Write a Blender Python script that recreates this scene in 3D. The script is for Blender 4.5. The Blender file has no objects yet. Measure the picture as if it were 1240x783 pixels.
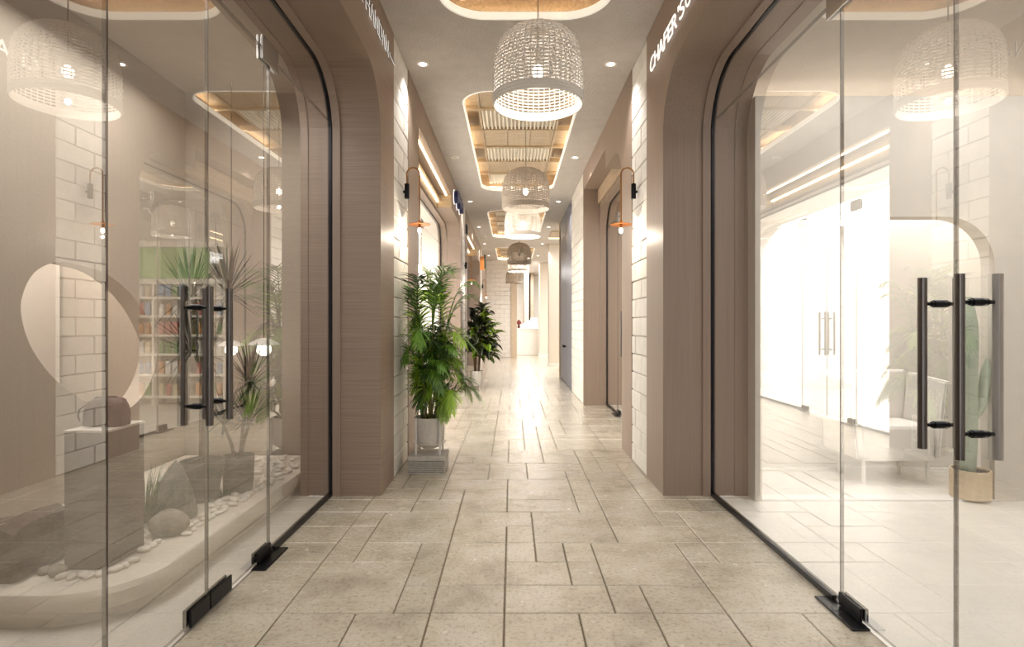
import bpy, bmesh, math, random
from mathutils import Vector, Matrix
random.seed(7)
SC = bpy.context.scene
COL = SC.collection
R = math.radians
EYE, F = 1.25, 689.0

# ------------------------------------------------------------------ camera
cd = bpy.data.cameras.new('camera'); cam = bpy.data.objects.new('camera', cd); COL.objects.link(cam)
cam.location = (0, 0, EYE); cam.rotation_euler = (R(90), 0, 0)
cd.sensor_width = 36; cd.lens = 20.0; cd.clip_start = 0.05
SC.camera = cam
# ------------------------------------------------------------------ world, exposure
w = bpy.data.worlds.new('world'); SC.world = w; w.use_nodes = True
w.node_tree.nodes['Background'].inputs[0].default_value = (.97, .985, 1, 1)
w.node_tree.nodes['Background'].inputs[1].default_value = 2.2
vs = SC.view_settings
vs.view_transform = 'Standard'; vs.look = 'None'; vs.gamma = 1; vs.exposure = 0.2
SC.cycles.max_bounces = 10; SC.cycles.diffuse_bounces = 5; SC.cycles.glossy_bounces = 6
SC.cycles.transmission_bounces = 6; SC.cycles.transparent_max_bounces = 24
SC.cycles.sample_clamp_indirect = 6; SC.cycles.caustics_reflective = False; SC.cycles.caustics_refractive = False

def light(name, kind, loc, power, color=(1, .9, .8), parent=None, rot=(0, 0, 0), size=.1, sy=None, spot=None, blend=.6):
    l = bpy.data.lights.new(name, kind); l.energy = power; l.color = color
    if kind == 'AREA':
        l.size = size
        if sy: l.shape = 'RECTANGLE'; l.size_y = sy
    else: l.shadow_soft_size = size
    if spot: l.spot_size = R(spot); l.spot_blend = blend
    o = bpy.data.objects.new(name, l); COL.objects.link(o)
    o.location = Vector(loc) - (parent.location if parent else Vector()); o.rotation_euler = rot; o.parent = parent
    return o
# ceiling luminaires of the shops and the far hall, plus one added fill (downward area lights)
WHITE = (1, .985, .97)
light('shop_light', 'AREA', (3.0, 2.2, 3.0), 72, WHITE, size=2.2, sy=3.2)        # right shop, bright
light('shop_light', 'AREA', (3.0, 4.54, 2.98), 42, WHITE, size=2.2, sy=.6)  # added fill that brightens the narrow space beyond the archway
light('shop_light', 'AREA', (-2.1, 3.0, 3.0), 58, (1, .965, .92), size=.9, sy=2.6)   # left shop, dim
light('shop_light', 'AREA', (-3.4, 3.8, 2.9), 60, (1, .93, .86), size=.8, sy=2.0)
light('shop_light', 'AREA', (-3.4, 8.1, 3.0), 460, (1, .995, .985), size=3.0, sy=4.2)  # second left shop, very bright
light('shop_light', 'AREA', (2.7, 5.6, 3.0), 120, WHITE, size=1.6, sy=.6)
light('shop_light', 'AREA', (-2.6, 14.5, 3.0), 70, WHITE, size=1.6, sy=4)
light('hall_light', 'AREA', (3.6, 17.5, 3.5), 430, (1, 1, 1), size=3.5, sy=6)
light('hall_light', 'AREA', (.7, 23.8, 3.5), 300, (1, 1, 1), size=1.6, sy=4)

# ------------------------------------------------------------------ materials
def rgb(h):
    c = [int(h[i:i+2], 16)/255 for i in (0, 2, 4)]
    return tuple((x/12.92 if x <= .04045 else ((x+.055)/1.055)**2.4) for x in c) + (1,)
def newmat(name):
    m = bpy.data.materials.new(name); m.use_nodes = True
    return m, m.node_tree.nodes, m.node_tree.links, m.node_tree.nodes['Principled BSDF']
def M(name, col, rough=.5, metal=0, scale=(8, 8, 8), var=.12, bump=0, bscale=None, dist=.01, detail=4, rvar=0, objvar=0, spec=.5, trans=0, sub=0):
    """principled with noise-driven colour, roughness and bump in world space"""
    m, n, l, p = newmat(name)
    c = rgb(col) if isinstance(col, str) else col
    p.inputs['Roughness'].default_value = rough; p.inputs['Metallic'].default_value = metal
    p.inputs['Specular IOR Level'].default_value = spec
    g = n.new('ShaderNodeNewGeometry'); mp = n.new('ShaderNodeMapping'); mp.inputs['Scale'].default_value = scale
    l.new(g.outputs['Position'], mp.inputs['Vector'])
    t = n.new('ShaderNodeTexNoise'); t.inputs['Scale'].default_value = 1; t.inputs['Detail'].default_value = detail
    l.new(mp.outputs[0], t.inputs['Vector'])
    r = n.new('ShaderNodeValToRGB'); r.color_ramp.elements[0].position = .3; r.color_ramp.elements[1].position = .7
    r.color_ramp.elements[0].color = tuple(x*(1-var) for x in c[:3])+(1,)
    r.color_ramp.elements[1].color = tuple(min(1, x*(1+var)) for x in c[:3])+(1,)
    l.new(t.outputs['Fac'], r.inputs[0]); out = r.outputs[0]
    if objvar:
        oi = n.new('ShaderNodeObjectInfo'); hs = n.new('ShaderNodeHueSaturation')
        mr = n.new('ShaderNodeMapRange'); mr.inputs[3].default_value = 1-objvar; mr.inputs[4].default_value = 1+objvar
        l.new(oi.outputs['Random'], mr.inputs[0]); l.new(mr.outputs[0], hs.inputs['Value']); l.new(out, hs.inputs['Color']); out = hs.outputs[0]
    l.new(out, p.inputs['Base Color'])
    if rvar:
        mr = n.new('ShaderNodeMapRange'); mr.inputs[3].default_value = max(0, rough-rvar); mr.inputs[4].default_value = rough+rvar
        l.new(t.outputs['Fac'], mr.inputs[0]); l.new(mr.outputs[0], p.inputs['Roughness'])
    if bump:
        b = n.new('ShaderNodeBump'); b.inputs['Strength'].default_value = bump; b.inputs['Distance'].default_value = dist
        src = t
        if bscale:
            mp2 = n.new('ShaderNodeMapping'); mp2.inputs['Scale'].default_value = bscale if isinstance(bscale, tuple) else (bscale,)*3
            l.new(g.outputs['Position'], mp2.inputs['Vector']); src = n.new('ShaderNodeTexNoise'); src.inputs['Scale'].default_value = 1; src.inputs['Detail'].default_value = 5
            l.new(mp2.outputs[0], src.inputs['Vector'])
        l.new(src.outputs['Fac'], b.inputs['Height']); l.new(b.outputs[0], p.inputs['Normal'])
    if sub:
        p.inputs['Subsurface Weight'].default_value = sub; p.inputs['Subsurface Radius'].default_value = (.02, .02, .02)
    return m
def EM(name, col, s):
    m, n, l, p = newmat(name)
    p.inputs['Base Color'].default_value = (.8, .8, .8, 1)
    p.inputs['Emission Color'].default_value = col; p.inputs['Emission Strength'].default_value = s
    return m
def glass_mat():
    m, n, l, p = newmat('storefront_glass'); n.remove(p)
    lw = n.new('ShaderNodeLayerWeight'); lw.inputs['Blend'].default_value = .5
    pw = n.new('ShaderNodeMath'); pw.operation = 'POWER'; pw.inputs[1].default_value = 2
    l.new(lw.outputs['Facing'], pw.inputs[0])
    ma = n.new('ShaderNodeMath'); ma.operation = 'MULTIPLY_ADD'; ma.inputs[1].default_value = .28; ma.inputs[2].default_value = .29
    l.new(pw.outputs[0], ma.inputs[0])
    t = n.new('ShaderNodeBsdfTransparent'); t.inputs[0].default_value = (.96, .97, .96, 1)
    g = n.new('ShaderNodeBsdfGlossy'); g.inputs['Roughness'].default_value = 0.0; g.inputs[0].default_value = (1, .99, .98, 1)
    mx = n.new('ShaderNodeMixShader'); l.new(ma.outputs[0], mx.inputs[0]); l.new(t.outputs[0], mx.inputs[1]); l.new(g.outputs[0], mx.inputs[2])
    l.new(mx.outputs[0], n['Material Output'].inputs[0]); return m
def mix_transparent(name, col, fac, rough=.2):
    m, n, l, p = newmat(name)
    p.inputs['Base Color'].default_value = col; p.inputs['Roughness'].default_value = rough
    t = n.new('ShaderNodeBsdfTransparent'); mx = n.new('ShaderNodeMixShader'); mx.inputs[0].default_value = fac
    l.new(t.outputs[0], mx.inputs[1]); l.new(p.outputs[0], mx.inputs[2]); l.new(mx.outputs[0], n['Material Output'].inputs[0]); return m
def stone_mat():
    m, n, l, p = newmat('travertine')
    g = n.new('ShaderNodeNewGeometry')
    def noise(s, d=6, ro=.6):
        t = n.new('ShaderNodeTexNoise'); t.inputs['Scale'].default_value = s; t.inputs['Detail'].default_value = d; t.inputs['Roughness'].default_value = ro
        l.new(g.outputs['Position'], t.inputs['Vector']); return t
    big = noise(3.0); mid = noise(17, 7, .68); fine = noise(70, 4, .6)
    r = n.new('ShaderNodeValToRGB'); e = r.color_ramp.elements
    e[0].position = .3; e[0].color = rgb('a89e8c'); e[1].position = .72; e[1].color = rgb('d3cabb')
    x = e.new(.5); x.color = rgb('c6bba6')
    l.new(big.outputs['Fac'], r.inputs[0])
    r2 = n.new('ShaderNodeValToRGB'); r2.color_ramp.elements[0].position = .36; r2.color_ramp.elements[0].color = rgb('83755f'); r2.color_ramp.elements[1].position = .47; r2.color_ramp.elements[1].color = (1, 1, 1, 1)
    pit = noise(48, 6, .75); l.new(pit.outputs['Fac'], r2.inputs[0])
    mx = n.new('ShaderNodeMix'); mx.data_type = 'RGBA'; mx.blend_type = 'MULTIPLY'; mx.inputs[0].default_value = .42
    l.new(r.outputs[0], mx.inputs[6]); l.new(r2.outputs[0], mx.inputs[7])
    oi = n.new('ShaderNodeObjectInfo'); mr = n.new('ShaderNodeMapRange'); mr.inputs[3].default_value = .93; mr.inputs[4].default_value = 1.06
    l.new(oi.outputs['Random'], mr.inputs[0])
    hs = n.new('ShaderNodeHueSaturation'); l.new(mr.outputs[0], hs.inputs['Value']); l.new(mx.outputs[2], hs.inputs['Color']); l.new(hs.outputs[0], p.inputs['Base Color'])
    rr = n.new('ShaderNodeMapRange'); rr.inputs[1].default_value = .3; rr.inputs[2].default_value = .7; rr.inputs[3].default_value = .10; rr.inputs[4].default_value = .30
    l.new(mid.outputs['Fac'], rr.inputs[0]); l.new(rr.outputs[0], p.inputs['Roughness'])
    ad = n.new('ShaderNodeMath'); ad.operation = 'MULTIPLY_ADD'; ad.inputs[1].default_value = .6
    l.new(pit.outputs['Fac'], ad.inputs[0]); l.new(mid.outputs['Fac'], ad.inputs[2])
    b = n.new('ShaderNodeBump'); b.inputs['Strength'].default_value = .8; b.inputs['Distance'].default_value = .010
    l.new(ad.outputs[0], b.inputs['Height']); l.new(b.outputs[0], p.inputs['Normal'])
    p.inputs['Specular IOR Level'].default_value = .8; p.inputs['Coat Weight'].default_value = .8; p.inputs['Coat Roughness'].default_value = .16
    b2 = n.new('ShaderNodeBump'); b2.inputs['Strength'].default_value = .55; b2.inputs['Distance'].default_value = .008; l.new(mid.outputs['Fac'], b2.inputs['Height']); l.new(b2.outputs[0], p.inputs['Coat Normal'])
    return m
STONE = stone_mat()
GROUT = M('grout', '6f624f', .9, bump=.4, bscale=120)
SHOPFLOOR = M('pale_shop_floor', 'cfc8be', .25, var=.05, scale=(2, 2, 2), bump=.05, bscale=60)
WHITEFLOOR = M('white_shop_floor', 'e6e2db', .22, var=.04, scale=(2, 2, 2))
CEIL = M('ceiling_plaster', 'c5beb8', .9, var=.05, bump=.6, bscale=45, dist=.02)
SHOPCEIL = M('shop_ceiling_paint', 'c9c0b5', .85, var=.03)
WOODH = M('brown_wood_horizontal', '917d6e', .5, scale=(2, 2, 150), var=.14, bump=.12, dist=.003)
WOODV = M('brown_wood_vertical', '927f71', .5, scale=(140, 140, 1.2), var=.11, bump=.12, dist=.003)
BEIGE = M('beige_plaster', 'a5998b', .8, var=.05, scale=(60, 60, 60), bump=.1, bscale=90)
PALE = M('pale_wall_paint', 'd9d2c8', .75, var=.03, bump=.1, bscale=60)
WHITEW = M('white_wall_paint', 'ece8e2', .7, var=.02, bump=.08, bscale=40)
BRICK = M('white_painted_brick', 'e2ddd6', .6, var=.05, scale=(12, 12, 12), bump=.35, bscale=28, dist=.012, objvar=.05)
MORTAR = M('mortar', 'd0c9c0', .9, var=.08, bump=.3, bscale=80)
OAK = M('honey_oak', 'ae9a7f', .45, scale=(4, 60, 60), var=.22, bump=.1, dist=.003)
OAKY = M('honey_oak_lengthwise', 'aa957c', .45, scale=(60, 3, 60), var=.2, bump=.1, dist=.003)
RIB = M('pale_ribbed_wood', 'ded5c6', .5, scale=(60, 3, 60), var=.1)
BLACK = M('black_metal', '17161a', .3, .6, var=.1)
STEEL = M('dark_brushed_steel', '6d6763', .3, 1, scale=(200, 200, 2), var=.12)
CLIP = M('brushed_steel', 'a8a5a2', .3, 1, scale=(2, 200, 200), var=.08)
INBAR = M('lit_handle_steel', 'c9c5c2', .45, .7, scale=(200, 200, 2), var=.06)  # lighter copy of the handle steel, bright room light put into its colour
BRASS = M('antique_brass', '9a6a3a', .3, 1, var=.1)
COPPER = M('copper_disc', 'b06a2c', .32, .9, var=.12)
RATTAN = M('white_rattan', 'e9e2d9', .6, scale=(60, 60, 60), var=.08, bump=.2)
RIMW = M('white_plaster_rim', 'efe8de', .5, var=.02)
CORD = M('grey_cord', '8d8478', .7)
SOIL = M('dark_soil', '3a2b20', .95, var=.4, scale=(80, 80, 80), bump=.8, bscale=90)
CONC = M('pale_concrete', 'bdb8b0', .8, var=.1, scale=(30, 30, 30), bump=.25, bscale=70)
CONCW = M('white_terrazzo_pot', 'd3cec7', .6, var=.08, scale=(60, 60, 60), bump=.1, bscale=70)
SLATE = M('slate_grey_pot', '64625d', .75, var=.15, scale=(25, 25, 25), bump=.25, bscale=50)
WMETAL = M('white_metal', 'dedad4', .35, .1, var=.02)
PLAT = M('cream_platform', 'dad0c2', .6, var=.04, scale=(6, 6, 6), bump=.08, bscale=50)
PODIUM = M('brown_podium', '5f5245', .65, var=.05, scale=(40, 40, 40))
PODTOP = M('pale_podium_top', 'd9cfc2', .6, var=.03)
LEATHER = M('brown_leather', '4a1f19', .5, var=.2, scale=(40, 40, 40), bump=.35, bscale=120)
ZIP = M('dark_zip', '241713', .4, .4)
PEB = M('white_pebble', 'e6ded3', .55, var=.06, scale=(30, 30, 30), objvar=.08)
ROCK = M('grey_rock', '948b7f', .85, var=.25, scale=(14, 14, 14), bump=.7, bscale=24, dist=.02)
LOG = M('brown_driftwood', '4d382c', .8, var=.25, scale=(6, 30, 30), bump=.6, bscale=(8, 40, 40))
LOGEDGE = M('pale_split_wood', 'b09a80', .8, var=.15, scale=(10, 50, 50))
PALM = M('palm_green', '567f22', .45, var=.45, scale=(6, 6, 6), objvar=.3)
CANE = M('palm_cane', '6d6a35', .6, var=.3, scale=(30, 30, 30))
CROTON = M('dark_croton_leaf', '2b2f1c', .3, var=.4, scale=(7, 7, 7), objvar=.35)
CROTONG = M('bright_croton_leaf', '6f8a22', .35, var=.3, scale=(7, 7, 7), objvar=.2)
BARK = M('bark', '5a4636', .9, var=.3, scale=(40, 40, 12), bump=.6, bscale=60)
YUCCA = M('grey_green_blade', '2c3327', .5, var=.3, scale=(9, 9, 9))
GRASSG = M('green_tuft', '4e6840', .6, var=.35, scale=(20, 20, 20))
GRASSW = M('silvery_tuft', '8d9083', .6, var=.2, scale=(30, 30, 30))
CACT = M('hazed_cactus_green', 'aab3a0', .6, var=.15, scale=(12, 12, 12))  # paled: the reflection haze of the glass is put into the colour
WOODPOT = M('hazed_wood_pot', 'd8c4a8', .6, var=.12, scale=(30, 30, 4))  # wood lightened likewise, glass haze put into its colour
GREEN = M('green_fascia', '7fae5e', .5, var=.04)
SHELFW = M('white_shelving', 'e8e2d4', .45, var=.02)
SLATEDOOR = M('slate_blue_door', '6f7280', .4, var=.06, scale=(40, 40, 2))
TAN = M('tan_wall', 'c4b19b', .7, var=.06)
PILLAR = M('textured_stone_pillar', 'ded6ca', .8, var=.1, scale=(40, 40, 40), bump=.4, bscale=50)
MARBLE = M('white_marble', 'efedea', .25, var=.05, scale=(1.5, 1.5, 4), detail=8)
BLUE = M('deep_blue_sign_face', '141b52', .35, var=.05)
ORANGE = M('orange_sign_face', 'c77d3c', .5)
GDARK = M('dark_green_sign_face', '2c4634', .5)
LETTERK = M('black_letter_face', '1b1a1c', .4)
CLEAR = None
GLASS = glass_mat()
GEDGE = mix_transparent('glass_edge', rgb('837b72'), .75)
_m, _n, _l, _p = newmat('glass_back'); _n.remove(_p); _t = _n.new('ShaderNodeBsdfTransparent'); _l.new(_t.outputs[0], _n['Material Output'].inputs[0]); CLEAR = _m
LEDW = EM('warm_led', (1, .80, .54, 1), 20)
LEDH = EM('warm_led_header', (1, .78, .50, 1), 6)
RIMGLOW = EM('white_rim_glow', (1, .90, .74, 1), .42)  # plaster rim with its lit look put into emission
BULB = EM('warm_bulb', (1, .90, .76, 1), 6)
DOWN = EM('downlight_lens', (1, .93, .84, 1), 10)
GLOBE = EM('opal_globe', (1, .95, .88, 1), 2.2)
LETTERW = EM('lit_white_letter', (1, .97, .92, 1), .8)
OFFLENS = M('unlit_lens', 'b8b0a6', .4)

# ------------------------------------------------------------------ mesh helpers
WL = {}
def BM(): return bmesh.new()
def wloc(o): return WL.get(o.name, Vector((0, 0, 0)))
def link(o, parent, world):
    COL.objects.link(o)
    o.parent = parent; o.location = world - (wloc(parent) if parent else Vector()); WL[o.name] = world
    return o
def obj(name, bm, mats, parent=None, smooth=None, kind=None):
    """world-space bmesh -> ONE mesh object; origin at base centre when top-level"""
    bmesh.ops.recalc_face_normals(bm, faces=bm.faces)
    if smooth is not None:
        for f in bm.faces: f.smooth = True
    if parent: world = wloc(parent).copy()
    else:
        vs_ = [v.co for v in bm.verts]
        lo = Vector([min(v[k] for v in vs_) for k in range(3)]); hi = Vector([max(v[k] for v in vs_) for k in range(3)])
        world = Vector(((lo.x+hi.x)/2, (lo.y+hi.y)/2, lo.z))
    bmesh.ops.translate(bm, verts=bm.verts, vec=-world)
    me = bpy.data.meshes.new(name); bm.to_mesh(me); bm.free()
    for m in (mats if isinstance(mats, (list, tuple)) else [mats]): me.materials.append(m)
    if smooth is not None and smooth > 0:
        me.set_sharp_from_angle(angle=R(smooth))
    o = bpy.data.objects.new(name, me); link(o, parent, world)
    if kind: o['kind'] = kind
    return o
def tag(o, label=None, cat=None, group=None, kind=None):
    if label: o['label'] = label
    if cat: o['category'] = cat
    if group: o['group'] = group
    if kind: o['kind'] = kind
    return o
def thing(name, loc, label, cat, group=None, kind=None):
    o = bpy.data.objects.new(name, None); o.empty_display_size = .1
    link(o, None, Vector(loc)); return tag(o, label, cat, group, kind)
def dup(root, loc, label=None, swap=None):
    def cp(o, p):
        c = o.copy(); COL.objects.link(c); c.parent = p
        for ch in list(o.children): cp(ch, c)
        return c
    r = cp(root, None); r.location = loc; WL[r.name] = Vector(loc)
    if label: r['label'] = label
    return r
def inst(name, me, loc, parent=None, rot=None, sc=None):
    o = bpy.data.objects.new(name, me); link(o, parent, Vector(loc))
    if rot: o.rotation_euler = rot
    if sc: o.scale = sc
    return o
def box(bm, x0, x1, y0, y1, z0, z1, bev=0, seg=1, mi=0):
    v = [bm.verts.new(p) for p in ((x0,y0,z0),(x1,y0,z0),(x1,y1,z0),(x0,y1,z0),(x0,y0,z1),(x1,y0,z1),(x1,y1,z1),(x0,y1,z1))]
    fs = [bm.faces.new([v[i] for i in q]) for q in ((3,2,1,0),(4,5,6,7),(0,1,5,4),(1,2,6,5),(2,3,7,6),(3,0,4,7))]
    for f in fs: f.material_index = mi
    if bev:
        es = list({e for f in fs for e in f.edges})
        bmesh.ops.bevel(bm, geom=es, offset=bev, segments=seg, affect='EDGES', profile=.5, clamp_overlap=True)
    return bm
def bxo(name, b, mat, parent=None, bev=0, seg=1, kind=None): return obj(name, box(BM(), *b, bev=bev, seg=seg), mat, parent, kind=kind)
def prismX(bm, pts, x0, x1, mi=(0, 0, 0)):
    """polygon in (y,z) extruded along x; mi = material of (x0 face, x1 face, sides)"""
    a = [bm.verts.new((x0, y, z)) for y, z in pts]; b = [bm.verts.new((x1, y, z)) for y, z in pts]
    f = bm.faces.new(a); f.material_index = mi[0]; f = bm.faces.new(b); f.material_index = mi[1]
    for i in range(len(pts)):
        j = (i+1) % len(pts); f = bm.faces.new((a[i], a[j], b[j], b[i])); f.material_index = mi[2]
    return bm
def prismY(bm, pts, y0, y1):
    a = [bm.verts.new((x, y0, z)) for x, z in pts]; b = [bm.verts.new((x, y1, z)) for x, z in pts]
    bm.faces.new(a); bm.faces.new(b)
    for i in range(len(pts)):
        j = (i+1) % len(pts); bm.faces.new((a[i], a[j], b[j], b[i]))
    return bm
def prismZ(bm, pts, z0, z1):
    a = [bm.verts.new((x, y, z0)) for x, y in pts]; b = [bm.verts.new((x, y, z1)) for x, y in pts]
    bm.faces.new(a); bm.faces.new(b)
    for i in range(len(pts)):
        j = (i+1) % len(pts); bm.faces.new((a[i], a[j], b[j], b[i]))
    return bm
def lathe(bm, prof, c, n=32, cap=True):
    rings = []
    for r, z in prof:
        rings.append([bm.verts.new((c[0]+r*math.cos(2*math.pi*k/n), c[1]+r*math.sin(2*math.pi*k/n), c[2]+z)) for k in range(n)])
    for a, b in zip(rings, rings[1:]):
        for k in range(n): bm.faces.new((a[k], a[(k+1) % n], b[(k+1) % n], b[k]))
    if cap: bm.faces.new(rings[0]); bm.faces.new(rings[-1])
    return bm
def tube(bm, pts, r, n=8, closed=False):
    pts = [Vector(p) for p in pts]; N = len(pts); rs = r if isinstance(r, (list, tuple)) else [r]*N
    rings = []; up = None
    for i, p in enumerate(pts):
        a = pts[i-1] if (i or closed) else p; b = pts[(i+1) % N] if (i < N-1 or closed) else p
        t = (b-a).normalized()
        if up is None: up = Vector((0, 0, 1)) if abs(t.z) < .9 else Vector((1, 0, 0))
        s = t.cross(up).normalized(); up = s.cross(t).normalized()
        rings.append([bm.verts.new(p + (s*math.cos(2*math.pi*k/n)+up*math.sin(2*math.pi*k/n))*rs[i]) for k in range(n)])
    for i in range(N if closed else N-1):
        a, b = rings[i], rings[(i+1) % N]
        for k in range(n): bm.faces.new((a[k], a[(k+1) % n], b[(k+1) % n], b[k]))
    if not closed: bm.faces.new(rings[0]); bm.faces.new(rings[-1])
    return bm
def blob(bm, c, s, sub=2, jit=.0, seed=0):
    rnd = random.Random(seed)
    r = bmesh.ops.create_icosphere(bm, subdivisions=sub, radius=1)
    ph = [rnd.uniform(0, 6.28) for _ in range(6)]
    for v in r['verts']:
        d = v.co.copy()
        k = 1 + jit*(math.sin(2.3*d.x+ph[0])+math.sin(3.1*d.y+ph[1])+math.sin(2.7*d.z+ph[2])+.6*math.sin(5.1*d.x+4.3*d.y+ph[3]))/2
        v.co = Vector((c[0]+d.x*s[0]*k, c[1]+d.y*s[1]*k, c[2]+d.z*s[2]*k))
    return bm
def arc(cx, cy, r, a0, a1, n=10): return [(cx+r*math.cos(R(a0+(a1-a0)*i/n)), cy+r*math.sin(R(a0+(a1-a0)*i/n))) for i in range(n+1)]
def arch(y0, y1, zt, r, n=12, r0=None):
    """opening outline from (y1,0) up and over to (y0,0)"""
    r0 = r if r0 is None else r0
    p = [(y1, 0)] + arc(y1-r, zt-r, r, 0, 90, n)
    p += (arc(y0+r0, zt-r0, r0, 90, 180, n) if r0 else [(y0, zt)]) + [(y0, 0)]
    return p
def clip(pts, k, v, keep):   # Sutherland-Hodgman on coordinate k; keep=+1 keeps >= v
    out = []
    for i in range(len(pts)):
        a, b = pts[i-1], pts[i]; ina, inb = (a[k]-v)*keep >= 0, (b[k]-v)*keep >= 0
        if ina != inb:
            t = (v-a[k])/(b[k]-a[k]); out.append(tuple(a[j]+t*(b[j]-a[j]) for j in (0, 1)))
        if inb: out.append(b)
    return out
def rrect(x0, x1, y0, y1, r, n=10):
    return arc(x1-r, y1-r, r, 0, 90, n)+arc(x0+r, y1-r, r, 90, 180, n)+arc(x0+r, y0+r, r, 180, 270, n)+arc(x1-r, y0+r, r, 270, 360, n)

# ------------------------------------------------------------------ key dimensions
H = 3.58
LX, LG, LI = -.953, -1.319, -1.53       # left wall face, glass plane, inner end of the jamb
RX, RG, RI = 1.097, 1.457, 1.708
YB = -2.5                                # corridor behind the camera
YE = 21.0
# ------------------------------------------------------------------ floor
MX, MY, OX, OY = .1606, .2635, -.033, 2.458
fl = obj('floor', box(BM(), LG-.002, RG+.002, YB, 28, -.10, -.008), GROUT, kind='structure')
tag(fl, 'cream travertine corridor floor laid in a mixed rectangle pattern', None)
occ = {}
tiles = []
def put(i, j, w_, h_):
    cells = [(i+a, j+b) for a in range(w_) for b in range(h_)]
    if any(c in occ for c in cells): return False
    for c in cells: occ[c] = 1
    tiles.append((i, j, w_, h_)); return True
for t in [(-8,-2,2,2),(-6,-2,2,2),(-4,-2,2,2),(-2,-2,2,2),(0,-2,2,2),(2,-2,2,2),(4,-2,2,2),(6,-2,2,2),(8,-2,2,2),
          (-8,0,2,1),(-6,0,3,2),(-3,0,1,1),(-2,0,2,1),(0,0,3,1),(3,0,1,1),(4,0,2,1),(6,0,4,2),
          (3,1,3,2),(0,1,2,1),(2,1,1,1),(0,2,1,1),(1,2,1,1),(2,2,1,1),(-2,1,2,2),(-3,1,1,2),(-8,1,2,1),(-5,2,2,1),(-6,2,1,2),(-8,2,2,1),(6,2,1,1),(7,2,3,1),
          (-8,3,2,1),(-5,3,3,2),(-2,3,2,1),(0,3,1,1),(1,3,3,2),(4,3,3,1),(7,3,3,2),
          (-8,4,2,1),(-6,4,1,1),(-2,4,3,1),(4,4,2,2),(6,4,1,1),
          (-8,5,2,1),(-6,5,2,1),(-4,5,2,1),(-2,5,2,2),(0,5,3,1),(3,5,1,1),(6,5,2,1),(8,5,2,1),
          (-3,6,1,1),(0,6,3,2),(3,6,1,2),(4,6,2,1)]: put(*t)
JMAX = 71
for j in range(-6, JMAX):
    for i in range(-8, 10):
        if (i, j) in occ: continue
        opts = [(3,2),(2,2),(2,1),(3,1),(1,1),(1,2),(2,2)]; random.shuffle(opts)
        for w_, h_ in opts:
            if i+w_ <= 10 and put(i, j, w_, h_): break
        else: put(i, j, 1, 1)
tm = {}
farbm = BM(); G = .0028; cnt = 0
tiles.sort(key=lambda t: t[1])
def tilemesh(wx, wy):
    key = (round(wx, 4), round(wy, 4))
    if key not in tm:
        b = BM(); x, y, z = wx/2-G, wy/2-G, .03; c = .004
        lo = [b.verts.new(p) for p in ((-x,-y,-z),(x,-y,-z),(x,y,-z),(-x,y,-z))]
        mi = [b.verts.new(p) for p in ((-x,-y,-c),(x,-y,-c),(x,y,-c),(-x,y,-c))]
        hi = [b.verts.new(p) for p in ((-x+c,-y+c,0),(x-c,-y+c,0),(x-c,y-c,0),(-x+c,y-c,0))]
        b.faces.new(hi)
        for A, B_ in ((lo, mi), (mi, hi)):
            for k in range(4): b.faces.new((A[k], A[(k+1) % 4], B_[(k+1) % 4], B_[k]))
        me = bpy.data.meshes.new('stone_tile'); b.to_mesh(me); b.free(); me.materials.append(STONE); tm[key] = me
    return tm[key]
for (i, j, w_, h_) in tiles:
    x0, x1 = OX+i*MX, min(OX+(i+w_)*MX, RG); y0, y1 = OY+j*MY, OY+(j+h_)*MY
    if x1-x0 < .02: continue
    if j < 30 and cnt < 295:
        o = inst('stone_tile', tilemesh(x1-x0, y1-y0), ((x0+x1)/2, (y0+y1)/2, random.uniform(-.0012, .0008)), fl); cnt += 1
        o.rotation_euler = (random.uniform(-.002, .002), random.uniform(-.003, .003), 0)
    else: box(farbm, x0+G, x1-G, y0+G, y1-G, -.03, random.uniform(-.001, .0005))
o = obj('distant_tiles', farbm, STONE, fl); o['kind'] = 'stuff'
hallf = bxo('floor_hall', (RG+.004, 7.0, 13.3, 28, -.1, 0), STONE); tag(hallf, 'pale stone floor of the open hall beyond the corridor', kind='structure')
hb = bxo('floor_corridor_end', (LG, RG, 21.2, 28, -.005, .0), STONE); tag(hb, 'pale stone floor past the end of the corridor', kind='structure')

# ------------------------------------------------------------------ ceiling with rounded coffers
CX0, CX1 = LI-.1, RI+.1
cof = [(.06, 4.36), (5.70, 10.0), (11.7, 15.5), (17.4, 21.0)]
X0c, X1c, RC, SL = -.52, .71, .33, .06
cb = BM(); prev = YB
for (a, b) in cof:
    a0, b0 = a-.2, b+.0
    if a0 > prev: box(cb, CX0, CX1, prev, a0, H, H+SL)
    rr = rrect(X0c, X1c, a, b, RC)
    xm = (X0c+X1c)/2; b1 = b+.15
    left = sorted([p for p in rr if p[0] <= X0c+RC+1e-6], key=lambda p: 0)
    # arcs: [0:11] top right, [11:22] top left, [22:33] bottom left, [33:44] bottom right
    tl, bl, br, tr = rr[11:22], rr[22:33], rr[33:44], rr[0:11]
    prismZ(cb, [(xm, b1), (CX0, b1), (CX0, a0), (xm, a0), (xm, a)] + list(reversed(bl)) + list(reversed(tl)) + [(xm, b)], H, H+SL)
    prismZ(cb, [(xm, b), (tr[-1][0], tr[-1][1])] + list(reversed(tr))[1:] + list(reversed(br)) + [(xm, a), (xm, a0), (CX1, a0), (CX1, b1), (xm, b1)], H, H+SL)
    prev = b1
box(cb, CX0, CX1, prev, 28, H, H+SL)
box(cb, CX1, 7.0, 13.3, 28, H, H+SL)
ce = obj('ceiling', cb, CEIL); tag(ce, 'grey-beige textured plaster ceiling of the corridor', kind='structure')
ORD = ['nearest coffer right above the camera', 'second coffer holding two basket lamps', 'third coffer beyond the white basket lamp', 'last coffer by the white brick end wall']
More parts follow.
